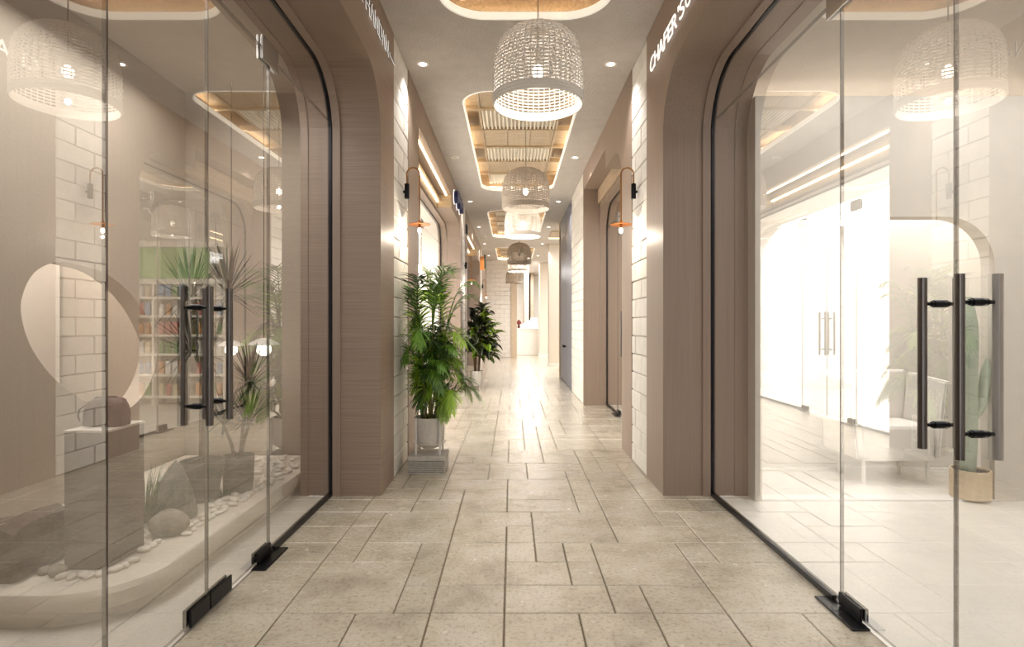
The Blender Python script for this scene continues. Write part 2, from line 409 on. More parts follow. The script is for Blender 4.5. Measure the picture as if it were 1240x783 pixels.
def coffer(k, a, b):
    t = thing('ceiling_coffer', ((X0c+X1c)/2, (a+b)/2, H), 'rounded ceiling recess with glowing edge and wooden lattice, the ' + ORD[k], 'ceiling recess', 'wood lattice recesses along the ceiling', 'structure')
    # white plaster rim ring; its glow is added, it holds no lamp
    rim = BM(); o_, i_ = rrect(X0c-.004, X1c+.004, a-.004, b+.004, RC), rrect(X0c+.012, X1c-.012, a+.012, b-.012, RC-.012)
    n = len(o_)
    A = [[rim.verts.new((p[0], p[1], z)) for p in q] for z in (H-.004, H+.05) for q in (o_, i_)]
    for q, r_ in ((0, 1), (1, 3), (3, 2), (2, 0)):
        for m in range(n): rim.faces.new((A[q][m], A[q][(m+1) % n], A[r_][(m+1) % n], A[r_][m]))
    obj('rim', rim, RIMGLOW, t)
    # upper box
    e = .16; up = H+.34
    ub = BM(); box(ub, X0c-e, X1c+e, a-e, b+e, up, up+.03); obj('back_board', ub, OAK, t)
    for nm, q in (('side_board', (X0c-e-.02, X0c-e, a-e, b+e, H+SL, up)), ('side_board', (X1c+e, X1c+e+.02, a-e, b+e, H+SL, up)),
                  ('end_board', (X0c-e, X1c+e, a-e-.02, a-e, H+SL, up)), ('end_board', (X0c-e, X1c+e, b+e, b+e+.02, H+SL, up))): bxo(nm, q, OAKY, t)
    # LED strip lying on the ledge around the opening
    led = BM(); P = rrect(X0c-.07, X1c+.07, a-.07, b+.07, RC+.05)
    tube(led, [(x, y, H+SL+.014) for x, y in P], .010, 5, closed=True); obj('led_strip', led, LEDW, t)
    # hanging lattice: side rails, cross beams, alternating plain planks and ribbed fields
    lx0, lx1, lz = X0c+.16, X1c-.17, H+.11
    for x in (lx0-.03, lx1): bxo('side_rail', (x, x+.03, a+.06, b-.06, lz, lz+.05), OAKY, t)
    NP = 3; per = (b-a-.12)/NP; ribm = None
    for q in range(NP):
        y0 = a+.06+q*per
        bxo('cross_beam', (X0c-.1, X1c+.1, y0, y0+.045, lz-.012, lz+.05), OAK, t)
        bxo('cross_beam', (X0c-.1, X1c+.1, y0+per*.50, y0+per*.50+.045, lz-.012, lz+.05), OAK, t)
        pw = (lx1-lx0)/3
        for c in range(3): bxo('plank', (lx0+c*pw+.003, lx0+(c+1)*pw-.003, y0+.05, y0+per*.5-.004, lz+.01, lz+.03), OAK, t)
        for s in range(2):   # outer plank lying across the light gap
            x = (X0c-.1, lx1+.035)[s]; bxo('plank', (x, x+(lx0-.035-X0c+.1), y0+.05, y0+per*.5-.004, lz+.03, lz+.045), OAK, t)
        L = per*.5-.05
        if ribm is None:
            bb = box(BM(), -.011, .011, 0, L, 0, .028, bev=.004); ribm = bpy.data.meshes.new('slat'); bb.to_mesh(ribm); bb.free(); ribm.materials.append(RIB)
        bxo('slat_backing', (lx0, lx1, y0+per*.5+.046, y0+per-.001, lz+.0285, lz+.036), RIB, t)
        nr = 19
        for c in range(nr): inst('slat', ribm, (lx0+.02+c*(lx1-lx0-.04)/(nr-1), y0+per*.5+.047, lz), t)
    return t
for k, (a, b) in enumerate(cof): coffer(k, a, b)
# coffer strip of the hall, to the right at the far end
t = thing('ceiling_coffer', (2.6, 14.9, H), 'short wooden ceiling strip with a glowing edge over the open hall on the right', 'ceiling recess', 'wood lattice recesses along the ceiling', 'structure')
bxo('plank', (1.0, 4.0, 14.3, 15.4, H-.02, H-.002), OAK, t); bxo('led_strip', (1.0, 4.0, 15.41, 15.44, H-.03, H-.005), LEDH, t); bxo('led_strip', (1.6, 4.0, 16.9, 16.93, H-.03, H-.005), LEDH, t)

# ------------------------------------------------------------------ walls
wl = thing('wall_left', (LX, 9, 0), 'left corridor wall of brown wood storefront panels and white brick strips', None, None, 'structure')
wr = thing('wall_right', (RX, 5.5, 0), 'right corridor wall of brown wood storefront panels and white brick strips', None, None, 'structure')
ZT, RA = 3.035, .42
def storefront(parent, y0, y1, o0, o1, x0, x1, mat, zt=ZT, r=RA, name='storefront_panel', outline=None):
    op = outline or arch(o0, o1, zt, r)
    pts = [(y0, 0), (y0, H), (y1, H), (y1, 0)] + op
    return obj(name, prismX(BM(), pts, x0, x1), mat, parent)
storefront(wl, YB, 4.59, .81, 4.13, LI, LX, WOODH)
storefront(wr, YB, 4.637, -.4, 4.13, RX, RI, WOODV)
# lining strips inside the jamb next to the glass
def lining(parent, o0, o1, x0, x1, mat, th=.014, zt=ZT, r=RA):
    a = arch(o0, o1, zt, r); b = arch(o0+th, o1-th, zt-th, r-th)
    obj('jamb_lining', prismX(BM(), a+list(reversed(b)), x0, x1), mat, parent)
lining(wl, .81, 4.13, LG+.02, LG+.075, WOODV); lining(wr, -.4, 4.13, RG-.075, RG-.02, WOODV)
lining(wl, .81, 4.13, LI-.004, LG-.16, WOODH, .006); lining(wr, -.4, 4.13, RG+.16, RI+.004, WOODV, .006)
# second units: front layer with a light header notch, back layer with a plain arch
def unit2L(y0, y1, o0, o1, n1):
    zn = 3.27
    ol = [(o1, 0)] + arc(o1-.42, ZT+.03-.42, .42, 0, 90, 10) + [(n1, ZT+.03), (n1, zn), (o0, zn), (o0, 0)]
    storefront(wl, y0, y1, o0, o1, -1.20, LX, WOODV, outline=ol)
    storefront(wl, y0, y1, o0, o1, -1.36, -1.202, WOODV)
    bxo('header_board', (-1.198, -1.17, o0+.002, n1-.002, ZT+.034, zn-.002), OAKY, wl)
    bxo('header_rail', (-1.165, -1.13, o0+.002, n1-.03, zn-.10, zn-.07), OAKY, wl)
    bxo('header_led', (-1.168, -1.15, o0+.01, n1-.04, zn-.125, zn-.105), LEDH, wl)
    bxo('header_led', (-1.04, -1.02, o0+.01, n1-.02, zn-.02, zn-.004), LEDH, wl)
    bxo('header_end', (-1.16, LX+.006, n1-.028, n1-.002, ZT+.034, zn-.002), OAK, wl)
unit2L(5.235, 11.0, 5.81, 10.5, 8.93); unit2L(11.625, 17.4, 12.2, 16.9, 15.32)
ol = [(8.70, 0), (8.70, 3.30), (6.69, 3.30), (6.69, ZT+.03)] + arc(5.68+.42, ZT+.03-.42, .42, 90, 180, 10) + [(5.68, 0)]
storefront(wr, 5.22, 8.79, 5.68, 8.70, RX, 1.34, WOODV, outline=ol)
storefront(wr, 5.22, 8.79, 5.68, 8.70, 1.342, RI, WOODV)
bxo('header_board', (1.31, 1.338, 6.70, 8.69, ZT+.034, 3.29), OAKY, wr)
bxo('end_panel', (LI, LX, 18.0, YE, 0, H), WOODV, wl)
bxo('door_backing', (RX+.10, RI, 10.5, 13.3, 0, H), WOODV, wr); bxo('end_post', (RX, RX+.099, 13.12, 13.3, 0, H), TAN, wr)
# bricks
bmesh_cache = {}
def brickmesh(L, hh):
    key = (round(L, 3), round(hh, 3))
    if key not in bmesh_cache:
        b = box(BM(), -.03, 0, 0, L, 0, hh, bev=.006); me = bpy.data.meshes.new('brick'); b.to_mesh(me); b.free(); me.materials.append(BRICK); bmesh_cache[key] = me
    return bmesh_cache[key]
def bricks(parent, y0, y1, face, side, x_in, single=True):
    s = side     # +1: wall on the left, faces +x ; -1: wall on the right
    bxo('mortar_bed', (min(x_in, face-s*.02), max(x_in, face-s*.02), y0, y1, 0, H), MORTAR, parent)
    hc = H/22; g = .003; L0 = .44; acc = BM()
    for r_ in range(22):
        y = y0; first = True
        while y < y1-.01:
            L = L0*(.5 if (first and r_ % 2) else 1); L = min(L, y1-y)
            if y1-(y+L) < .06: L = y1-y
            jt = random.uniform(-.003, .003)
            if single:
                me = brickmesh(L-2*g, hc-2*g)
                if s > 0: inst('brick', me, (face+jt, y+g, r_*hc+g), parent)
                else: inst('brick', me, (face+jt, y+L-g, r_*hc+g), parent, rot=(0, 0, math.pi))
            else: box(acc, min(face, face-s*.025), max(face, face-s*.025), y+g, y+L-g, r_*hc+g, (r_+1)*hc-g)
            y += L; first = False
    if not single: obj('distant_bricks', acc, BRICK, parent)['kind'] = 'stuff'
bricks(wl, 4.59, 5.235, LX-.004, 1, LI)
bricks(wl, 11.0, 11.625, LX-.004, 1, LI); bricks(wl, 17.4, 18.0, LX-.004, 1, LI, False)
bricks(wr, 4.637, 5.22, RX+.004, -1, RI); bricks(wr, 8.79, 10.5, RX+.004, -1, RI)
# end wall
we = thing('wall_back', (-.5, YE, 0), 'white brick wall closing the far end of the corridor', None, None, 'structure')
bxo('mortar_bed', (LI, -.04, YE+.02, YE+.25, 0, H), MORTAR, we)
eb = BM(); hc = H/22
for r_ in range(22):
    x = LX-.4 + (.18 if r_ % 2 else 0)
    while x < -.05:
        x2 = min(x+.36, -.04); box(eb, x+.005, x2-.005, YE-.005, YE+.03, r_*hc+.005, (r_+1)*hc-.005); x = x2
obj('distant_bricks', eb, BRICK, we)['kind'] = 'stuff'
bxo('end_pilaster', (-.04, .18, YE-.02, YE+.6, 0, H), TAN, we)
# hall beyond: pillars, walls, counter
wh = thing('wall_hall', (4, 25, 0), 'bright pale walls around the hall beyond the corridor', None, None, 'structure')
bxo('hall_wall', (6.9, 7.0, 13.3, 28, 0, H), WHITEW, wh); bxo('hall_wall', (-1.6, 7.0, 27.9, 28, 0, H), WHITEW, wh); bxo('hall_wall', (RI, 7.0, 13.2, 13.3, 0, H), WHITEW, wh)
bxo('hall_wall', (-1.6, -1.5, 21.25, 28, 0, H), WHITEW, wh)
bxo('wall_pilaster', (.55, .75, 25.4, 27.9, 0, H), TAN, wh); bxo('wall_pilaster', (.86, 1.0, 26.4, 27.9, 0, H), TAN, wh)
for k, (x0, x1, y) in enumerate([(1.08, 1.40, 16.7), (1.06, 1.42, 21.8)]):
    p = bxo('pillar', (x0, x1, y, y+.4, 0, H), PILLAR, bev=.01)
    tag(p, ['square textured stone pillar standing by the slate doors', 'farther square textured stone pillar beside the white counter'][k], 'pillar', kind='structure')
    pb = bxo('pillar_base', (x0-.02, x1+.02, y-.02, y+.42, 0, .08), MARBLE, p)

# ------------------------------------------------------------------ shops (shells)
def shell(name, label, x0, x1, y0, y1, zc, wall, floor, inner, cmat=SHOPCEIL, sides='xyY'):
    """inner = 'L' for shops on the left (outer wall at x0)"""
    t = thing(name, ((x0+x1)/2, (y0+y1)/2, 0), label, None, None, 'structure')
    xo = x0 if inner == 'L' else x1
    bxo('outer_wall', (xo-.05, xo+.05, y0, y1, 0, zc+.05), wall, t)
    bxo('side_wall', (x0, x1, y0-.05, y0, 0, zc+.05), wall, t); bxo('end_wall', (x0, x1, y1, y1+.05, 0, zc+.05), wall, t)
    bxo('shop_ceiling', (x0, x1, y0, y1, zc, zc+.05), cmat, t); bxo('shop_floor', (x0, x1, y0, y1, -.05, 0), floor, t)
    return t
def strip_floor(x0, x1, y0, y1, mat, nm): tag(bxo('floor_threshold', (x0, x1, y0, y1, -.05, -.001), mat), nm, kind='structure')
shell('wall_shop_left', 'dim beige walls of the front left shop', -3.9, LI, -2.4, 4.82, 3.2, BEIGE, SHOPFLOOR, 'L')
shell('wall_shop_right', 'white walls of the bright front right shop', RI, 4.6, -2.4, 8.0 if False else 4.95, 3.04, WHITEW, WHITEFLOOR, 'R')
shell('wall_shop_left_second', 'glaring white walls of the second left shop', -5.2, -1.362, 5.24, 10.99, 3.2, WHITEW, WHITEFLOOR, 'L', WHITEW)
shell('wall_shop_right_second', 'pale walls of the second right shop', RI, 4.4, 5.12, 9.0, 3.2, PALE, SHOPFLOOR, 'R')
shell('wall_shop_left_third', 'pale walls of the third left shop', -3.6, -1.362, 11.63, 17.39, 3.2, PALE, SHOPFLOOR, 'L')
strip_floor(LI, LG, .81, 4.13, SHOPFLOOR, 'pale floor strip between the left glass and the platform')
strip_floor(RG, RI, -.4, 4.13, WHITEFLOOR, 'white floor strip just inside the right glass')
strip_floor(-1.36, LG, 5.81, 10.5, WHITEFLOOR, 'white floor strip inside the second left glass'); strip_floor(RG, RI, 5.68, 8.7, SHOPFLOOR, 'pale floor strip inside the second right glass')
strip_floor(-1.36, LG, 12.2, 16.9, SHOPFLOOR, 'pale floor strip inside the third left glass')

# ------------------------------------------------------------------ storefront glass and doors
def pane(name, pts, xg, side, parent=None):
    """12 mm pane; the corridor-side face mirrors"""
    front, back = (xg+.007, xg-.007) if side > 0 else (xg-.007, xg+.007)
    b = BM(); prismX(b, pts, back, front, (1, 0, 2)); return obj(name, b, [GLASS, CLEAR, GEDGE], parent)
def handle(parent, xg, y, side):
    """pair of long round bars through the glass, joined by two spacers"""
    h = None
    for s in (1, -1):
        x = xg + s*side*.06; b = tube(BM(), [(x, y, .825), (x, y, 1.405)], .0145, 16)
        h2 = obj('handle', b, STEEL if (s > 0 or side > 0) else INBAR, parent, smooth=40)
        if s == 1: h = h2
    for z in (.905, 1.317):
        b = tube(BM(), [(xg-.058, y, z), (xg+.058, y, z)], .0065, 10); tube(b, [(xg-.022, y, z), (xg+.022, y, z)], .013, 12)
        tube(b, [(xg-.03, y, z), (xg+.03, y, z)], .010, 12)
        obj('spacer', b, BLACK, h, smooth=40)
def patch(parent, xg, y0, y1, z0, z1, mat=BLACK, name='patch_fitting'):
    b = BM(); box(b, xg-.018, xg-.0075, y0, y1, z0, z1, bev=.003); box(b, xg+.0075, xg+.018, y0, y1, z0, z1, bev=.003)
    return obj(name, b, mat, parent)
NW = [0]; ND = [0]
def frontage(xg, side, o0, o1, e, hy, who, bottoms, zd=2.70):
    """e = (fixed edge, meeting edge, fixed edge)"""
    A = arch(o0+.012, o1-.012, ZT-.012, RA-.012); A = [(y, max(z, .012)) for y, z in A]
    gp = .006
    def win(y0, y1, z0, z1, lab):
        p = clip(clip(clip(clip(A, 0, y0, 1), 0, y1, -1), 1, z0, 1), 1, z1, -1)
        NW[0] += 1; o = pane('window_%d' % NW[0], p, xg, side); tag(o, lab, kind='structure'); return o
    win(e[2]+gp, o1, 0, zd, 'tall fixed glass pane beyond the doors of ' + who)
    win(o0, e[0]-gp, 0, zd, 'tall fixed glass pane before the doors of ' + who)
    win(o0, o1, zd+.008, 4, 'arched glass transom above the doors of ' + who)
    for k, (y0, y1) in enumerate(((e[0], e[1]), (e[1], e[2]))):
        ND[0] += 1
        d = thing('door_%d' % ND[0], (xg, (y0+y1)/2, 0), ('nearer' if k == 0 else 'farther') + ' frameless glass door leaf with long bar handle of ' + who, None, None, 'structure')
        pane('pane', [(y0+gp/2, .02), (y1-gp/2, .02), (y1-gp/2, zd-.003), (y0+gp/2, zd-.003)], xg, side, d)
        handle(d, xg, hy[k], side)
        ye = y0 if k == 0 else y1      # pivot side
        dr = 1 if k == 0 else -1
        patch(d, xg, min(ye, ye+dr*.16), max(ye, ye+dr*.16), .012, .07)
        patch(d, xg, ye-.10, ye+.10, zd-.065, zd+.065, CLIP, 'top_patch')
        f = BM(); s0 = xg+side*.0; box(f, min(s0, s0+side*.075), max(s0, s0+side*.075), min(ye-dr*.09, ye+dr*.2), max(ye-dr*.09, ye+dr*.2), 0.0005, .008, bev=.002)
        obj('pivot_plate', f, BLACK, d)
        if bottoms:
            ym = e[1]; patch(d, xg, ym-.15 if k == 0 else ym+.003, ym-.003 if k == 0 else ym+.19, .012, .085, name='lock_patch')
    # black frame around the glass
    a = arch(o0+.001, o1-.001, ZT-.001, RA); b = arch(o0+.016, o1-.016, ZT-.016, RA-.015)
    NW[0] += 0
    f = obj('trim_%d' % (len([x for x in bpy.data.objects if x.name.startswith('trim_')])+1), prismX(BM(), a+list(reversed(b)), xg-.014, xg+.014), BLACK); tag(f, 'thin black arched frame around the glass of ' + who, kind='structure')
    for (y0, y1) in ((e[2]+.05, o1-.02), (o0+.02, e[0]-.05)):
        f = obj('trim_%d' % (len([x for x in bpy.data.objects if x.name.startswith('trim_')])+1), box(BM(), xg-.016, xg+.016, y0, y1, 0, .028), BLACK)
        tag(f, 'black floor channel under the %s fixed pane of %s' % ('far' if y0 > e[1] else 'near', who), kind='structure')
frontage(LG, 1, .81, 4.13, (1.845, 2.456, 3.075), (2.37, 2.536), 'the front left shop with the plants', True)
frontage(RG, -1, -.4, 4.13, (1.22, 1.866, 2.51), (1.776, 1.937), 'the bright front right shop', False)
frontage(LG, 1, 5.81, 10.5, (6.97, 7.62, 8.26), (7.55, 7.69), 'the second left shop', False)
frontage(RG, -1, 5.68, 8.70, (6.55, 7.19, 7.83), (7.11, 7.27), 'the second right shop', False)
frontage(LG, 1, 12.2, 16.9, (13.4, 14.05, 14.7), (13.97, 14.13), 'the third left shop', False)
# slate doors on the right
for k, (y0, y1) in enumerate(((10.51, 11.80), (11.81, 13.11))):
    ND[0] += 1; d = obj('door_%d' % ND[0], box(BM(), RX+.02, RX+.075, y0, y1, .005, H-.005, bev=.006), SLATEDOOR); tag(d, ('nearer' if k == 0 else 'farther') + ' slate grey flush door leaf in the right wall', kind='structure')
    yk = y1-.1 if k == 0 else y0+.1
    b = tube(BM(), [(RX+.02, yk, .78), (RX-.02, yk, .78)], [.012, .012], 8); blob(b, (RX-.025, yk, .78), (.02, .028, .028), 2); obj('knob', b, BLACK, d, smooth=50)

# ------------------------------------------------------------------ signs
def letter_mesh(ch, size, ext):
    cu = bpy.data.curves.new('letter', 'FONT'); cu.body = ch; cu.size = size; cu.extrude = ext; cu.resolution_u = 4
    o = bpy.data.objects.new('letter', cu); COL.objects.link(o)
    dg = bpy.context.evaluated_depsgraph_get(); me = bpy.data.meshes.new_from_object(o.evaluated_get(dg))
    bpy.data.objects.remove(o); return me
def sign(name, loc, label, letters, x, side, z0, hgt, face, halo, depth=.02):
    t = thing(name, loc, label, 'shop sign')
    for ch, ya, yb in letters:
        if ch == 'A^':   # A without crossbar
            me = bpy.data.meshes.new('letter'); b = BM()
            for p in ([(0,0),(.2,0),(.5,.8),(.8,0),(1,0),(.6,1),(.4,1)],):
                a1 = [b.verts.new((q[0], q[1], -1)) for q in p]; a2 = [b.verts.new((q[0], q[1], 1)) for q in p]
                b.faces.new(a1); b.faces.new(a2)
                for i in range(7): j = (i+1) % 7; b.faces.new((a1[i], a1[j], a2[j], a2[i]))
            b.to_mesh(me); b.free()
        else: me = letter_mesh(ch, 1.0, 1.0)
        vs_ = me.vertices; xs = [v.co.x for v in vs_]; ys = [v.co.y for v in vs_]; zs = [v.co.z for v in vs_]
        X0, X1, Y0, Y1, Zm = min(xs), max(xs), min(ys), max(ys), max(abs(z) for z in zs)
        zz0, zz1 = z0, z0+hgt
        if ch == '-': zz0, zz1 = z0+.035, z0+.055
        if ch == "'": zz0 = z0+hgt*.68
        base = Vector(loc)
        for v in vs_:
            u = (v.co.x-X0)/(X1-X0); vv = (v.co.y-Y0)/(Y1-Y0); dd = v.co.z/Zm
            v.co = Vector((x+side*(.012+depth*(dd+1)/2), ya+(yb-ya)*u, zz0+(zz1-zz0)*vv)) - base
        me.materials.clear(); me.materials.append(face); me.materials.append(halo)
        bm = bmesh.new(); bm.from_mesh(me); bmesh.ops.recalc_face_normals(bm, faces=bm.faces); bm.normal_update()
        for f in bm.faces: f.material_index = 0 if f.normal.x*side > .7 else 1
        bm.to_mesh(me); bm.free()
        o = bpy.data.objects.new('letter', me); link(o, t, Vector(loc))
    return t
sign('wall_sign', (LX, 4.0, 3.28), 'raised black letters with glowing white edges on the left wood panel', [('S',3.515,3.63),('H',3.66,3.775),('A^',3.785,3.90),('N',3.905,4.005),('D',4.025,4.125),('A^',4.13,4.225),('N',4.235,4.345),('-',4.375,4.55)], LX, 1, 3.28, .12, LETTERK, LETTERW, .003)
sign('wall_sign', (RX, 3.95, 3.20), 'glowing white letters on the right wood panel', [('C',4.46,4.335),('H',4.325,4.205),('A',4.20,4.07),('F',4.06,3.965),('E',3.955,3.86),('R',3.85,3.735),("'",3.715,3.695),('S',3.68,3.575),('O',3.555,3.43)], RX, -1, 3.20, .115, LETTERW, LETTERW, .004)
# blue logo on the second left shop
t = thing('logo_sign', (LX, 9.75, 3.24), 'dark blue rounded logo letters on white backing over the second left shop', 'shop sign')
for k, (y, r_) in enumerate(((9.32, .12), (9.55, .095), (9.78, .125), (10.02, .10), (10.24, .115))):
    b = BM(); n = 20; prismX(b, [(y+r_*1.15*math.cos(6.283*i/n), 3.33+r_*math.sin(6.283*i/n)+(.03 if k % 2 else -.01)) for i in range(n)], LX+.002, LX+.012); obj('backing', b, LETTERW, t)
    b = BM(); prismX(b, [(y+r_*.95*math.cos(6.283*i/n), 3.33+r_*.85*math.sin(6.283*i/n)+(.03 if k % 2 else -.01)) for i in range(n)], LX+.013, LX+.075); obj('logo_face', b, BLUE, t)
t = thing('blade_sign', (LX, 17.1, 2.9), 'small orange and dark green sign projecting from the far left wall', 'shop sign')
bxo('sign_face', (LX, LX+.12, 17.0, 17.06, 2.85, 3.25), ORANGE, t); bxo('sign_edge', (LX+.122, LX+.16, 17.0, 17.06, 2.9, 3.3), GDARK, t)
t = thing('blade_sign', (LX, 11.8, 2.9), 'narrow dark sign on the left wall before the third shop', 'shop sign')
bxo('sign_face', (LX, LX+.02, 11.75, 12.05, 3.1, 3.3), BLUE, t); bxo('sign_edge', (LX+.021, LX+.03, 11.77, 12.03, 3.12, 3.28), GDARK, t)

# ------------------------------------------------------------------ basket pendant lamps
prof = [(.276, 0), (.281, .08), (.281, .16), (.279, .24), (.271, .31), (.252, .365), (.222, .41), (.182, .445), (.13, .47), (.075, .484), (.03, .488)]
def prof_at(s):
    d = [0]
    for a, b in zip(prof, prof[1:]): d.append(d[-1]+math.hypot(b[0]-a[0], b[1]-a[1]))
    s *= d[-1]
    for i in range(len(d)-1):
        if s <= d[i+1]+1e-9:
            u = (s-d[i])/(d[i+1]-d[i]); return prof[i][0]+u*(prof[i+1][0]-prof[i][0]), prof[i][1]+u*(prof[i+1][1]-prof[i][1])
    return prof[-1]
def make_lamp(loc, label, bulb_power, rattan, ztop):
    t = thing('basket_pendant_lamp', loc, label, 'pendant lamp', 'woven basket lamps along the corridor')
    b = BM(); rows = 28; K = 24; NS = 144
    for r_ in range(rows):
        rad, z = prof_at(.085+.90*r_/(rows-1))
        pts = []
        for k in range(NS):
            a = 2*math.pi*k/NS; rr = rad+.003*math.sin(K*a+(math.pi if r_ % 2 else 0)); pts.append((loc[0]+rr*math.cos(a), loc[1]+rr*math.sin(a), loc[2]+z))
        tube(b, pts, .0050, 4, closed=True)
    for k in range(2*K):
        a = 2*math.pi*(k+.5)/(2*K); pts = []
        for q in range(15):
            rad, z = prof_at(.02+.95*q/14); pts.append((loc[0]+rad*math.cos(a), loc[1]+rad*math.sin(a), loc[2]+z))
        tube(b, pts, .0036, 4)
    obj('shade', b, rattan, t)
    b = BM()
    for q in range(6): tube(b, [(loc[0]+(.277+.004*(q % 2))*math.cos(a), loc[1]+(.277+.004*(q % 2))*math.sin(a), loc[2]+.005+q*.0095) for a in [2*math.pi*k/72 for k in range(72)]], .0062, 6, closed=True)
    obj('rim_band', b, RIMW if rattan == RATTAN else rattan, t, smooth=60)
    obj('cord', tube(BM(), [(loc[0], loc[1], loc[2]+.32), (loc[0], loc[1], ztop)], .004, 6), CORD, t)
    so = obj('socket', lathe(BM(), [(.02, .25), (.022, .31), (.012, .335)], loc, 16), RIMW, t)
    b = blob(BM(), (loc[0], loc[1], loc[2]+.21), (.034, .034, .042), 3); obj('bulb', b, BULB if bulb_power else OFFLENS, so, smooth=80)
    if bulb_power: light('bulb_light', 'POINT', (loc[0], loc[1], loc[2]+.025), bulb_power, (1, .95, .88), t, size=.016)
    return t
LZ = EYE+1.366
RATD = M('taupe_rattan', 'b7aa9c', .65, scale=(60, 60, 60), var=.1, bump=.2)
TOPZ = H+.10
make_lamp((.163, 3.57, LZ), 'large white woven basket lamp nearest to the camera', 5, RATTAN, TOPZ)
make_lamp((.165, 6.81, LZ), 'taupe woven basket lamp, second in the row behind the large white one', 4, RATD, TOPZ)
make_lamp((.168, 8.97, LZ), 'bright white woven basket lamp, third in the row', 11, RATTAN, TOPZ)
make_lamp((.17, 13.3, LZ+.03), 'taupe woven basket lamp, fourth in the row behind the bright white one', 0, RATD, TOPZ)
make_lamp((.17, 14.8, LZ-.02), 'small glowing white woven basket lamp, fifth in the row', 15, RATTAN, TOPZ)
make_lamp((.08, 19.0, LZ-.03), 'taupe woven basket lamp farthest away by the brick end wall', 0, RATD, TOPZ)

# ------------------------------------------------------------------ downlights
def downlight(x, y, lab, power=48, on=True):
    t = thing('recessed_downlight', (x, y, H-.012), lab, 'downlight', 'small round downlights in the corridor ceiling')
    lathe_b = BM(); n = 24
    A = [[lathe_b.verts.new((x+r_*math.cos(6.2832*k/n), y+r_*math.sin(6.2832*k/n), z)) for k in range(n)] for r_, z in ((.055, H-.001), (.055, H-.008), (.036, H-.010), (.033, H-.004))]
    for a, b in zip(A, A[1:]):
        for k in range(n): lathe_b.faces.new((a[k], a[(k+1) % n], b[(k+1) % n], b[k]))
    obj('trim_ring', lathe_b, RIMW, t, smooth=40)
    obj('lens', lathe(BM(), [(.034, -.006), (.034, -.003)], (x, y, H), 24), DOWN if on else OFFLENS, t)
    if on: light('spot', 'SPOT', (x, y, H-.03), power, (1, .965, .925), t, size=.03, spot=105, blend=.8)
W1 = ['nearest', 'second', 'third', 'fourth', 'fifth', 'sixth']
for x_, s_ in ((-.80, 'left'), (.885, 'right')): downlight(x_, 2.22, 'unseen small round downlight added to the %s ceiling row above the front doors' % s_)  # out-of-view pair continuing the rows, added to light the near floor
for k, y in enumerate((5.10, 7.97, 10.85, 13.7, 16.6, 19.5)):
    downlight(-.80, y, W1[k]+' small round downlight of the left ceiling row', on=(k != 1))
    if y < 13: downlight(.885, y, W1[k]+' small round downlight of the right ceiling row', on=True)
    else: downlight(.885, y, W1[k]+' small round downlight of the right ceiling row')

# ------------------------------------------------------------------ wall sconces
def sconce(xw, y, s, lab, power=6):
    """arched brass wall lamp; s=+1 on the left wall, -1 on the right wall"""
    t = thing('wall_sconce', (xw, y, 2.02), lab, 'wall lamp', 'arched brass wall lamps')
    xb = xw+s*.035; b = BM(); lathe(b, [(.020, 0), (.022, .004), (.022, .126), (.020, .13)], (xb, y, 2.34), 16); tube(b, [(xw+s*.002, y, 2.40), (xb, y, 2.40)], .012, 10); obj('wall_mount', b, BLACK, t, smooth=40)
    r_ = .055; pts = [(xb, y, 2.46), (xb, y, 2.55)] + [(xb+s*(r_-r_*math.cos(R(a))), y, 2.555+r_*math.sin(R(a))) for a in range(15, 181, 15)] + [(xb+s*2*r_, y, 2.55), (xb+s*2*r_, y, 2.115)]
    obj('arm', tube(BM(), pts, .0065, 10), BRASS, t, smooth=60)
    xc = xb+s*2*r_
    obj('disc_shade', lathe(BM(), [(.012, .03), (.013, .012), (.092, -.002), (.094, -.006), (.012, .0)], (xc, y, 2.118), 32, cap=False), COPPER, t, smooth=40)
    so = obj('socket', lathe(BM(), [(.012, -.035), (.012, .0)], (xc, y, 2.118), 12), BRASS, t)
    obj('bulb', blob(BM(), (xc, y, 2.062), (.017, .017, .026), 2), BULB, so, smooth=80)
    light('bulb_light', 'POINT', (xc, y, 2.005), power, (1, .86, .68), t, size=.009)
sconce(LX, 4.97, 1, 'arched brass wall lamp with copper disc on the left brick strip above the palm')
sconce(RX, 4.97, -1, 'arched brass wall lamp with copper disc on the right brick strip')
sconce(LX, 11.35, 1, 'arched brass wall lamp on the second left brick strip above the dark-leaved plant', 6)
sconce(LX, 17.75, 1, 'arched brass wall lamp on the third left brick strip near the end wall', 6)
# wash lights that graze the brick strips (track spots at the ceiling edge)
# ------------------------------------------------------------------ palm on its stone plinth
def strip(bm, p0, d, n, L, W, droop, seg=3, fold=.0):
    """tapering blade from p0 along d, bending towards -z"""
    p0 = Vector(p0); d = Vector(d).normalized(); s = d.cross(Vector(n))
    if s.length < 1e-4: s = d.cross(Vector((1, 0, 0)))
    s.normalize(); prev = None; p = p0.copy(); dd = d.copy()
    for i in range(seg+1):
        u = i/seg; wd = W*(.55+1.1*u)*(1-u)**.8 if i < seg else 0
        wd = max(wd, 0)
        cur = (bm.verts.new(p-s*wd), bm.verts.new(p+s*wd)) if i < seg else (bm.verts.new(p),)
        if prev:
            if len(cur) == 2: bm.faces.new((prev[0], prev[1], cur[1], cur[0]))
            else: bm.faces.new((prev[0], prev[1], cur[0]))
        prev = cur; dd = (dd+Vector((0, 0, -droop/seg))).normalized(); p = p+dd*(L/seg)
pl = thing('stone_plinth', (-.711, 4.87, 0), 'square pale stone plinth with ribbed sides under the palm', 'plinth')
bxo('top_slab', (-.865, -.557, 4.72, 5.02, .105, .146), CONC, pl, bev=.003)
for k in range(6): bxo('ridge', (-.863, -.559, 4.722, 5.018, k*.0175+.0005, k*.0175+.0115), CONC, pl, bev=.0015)
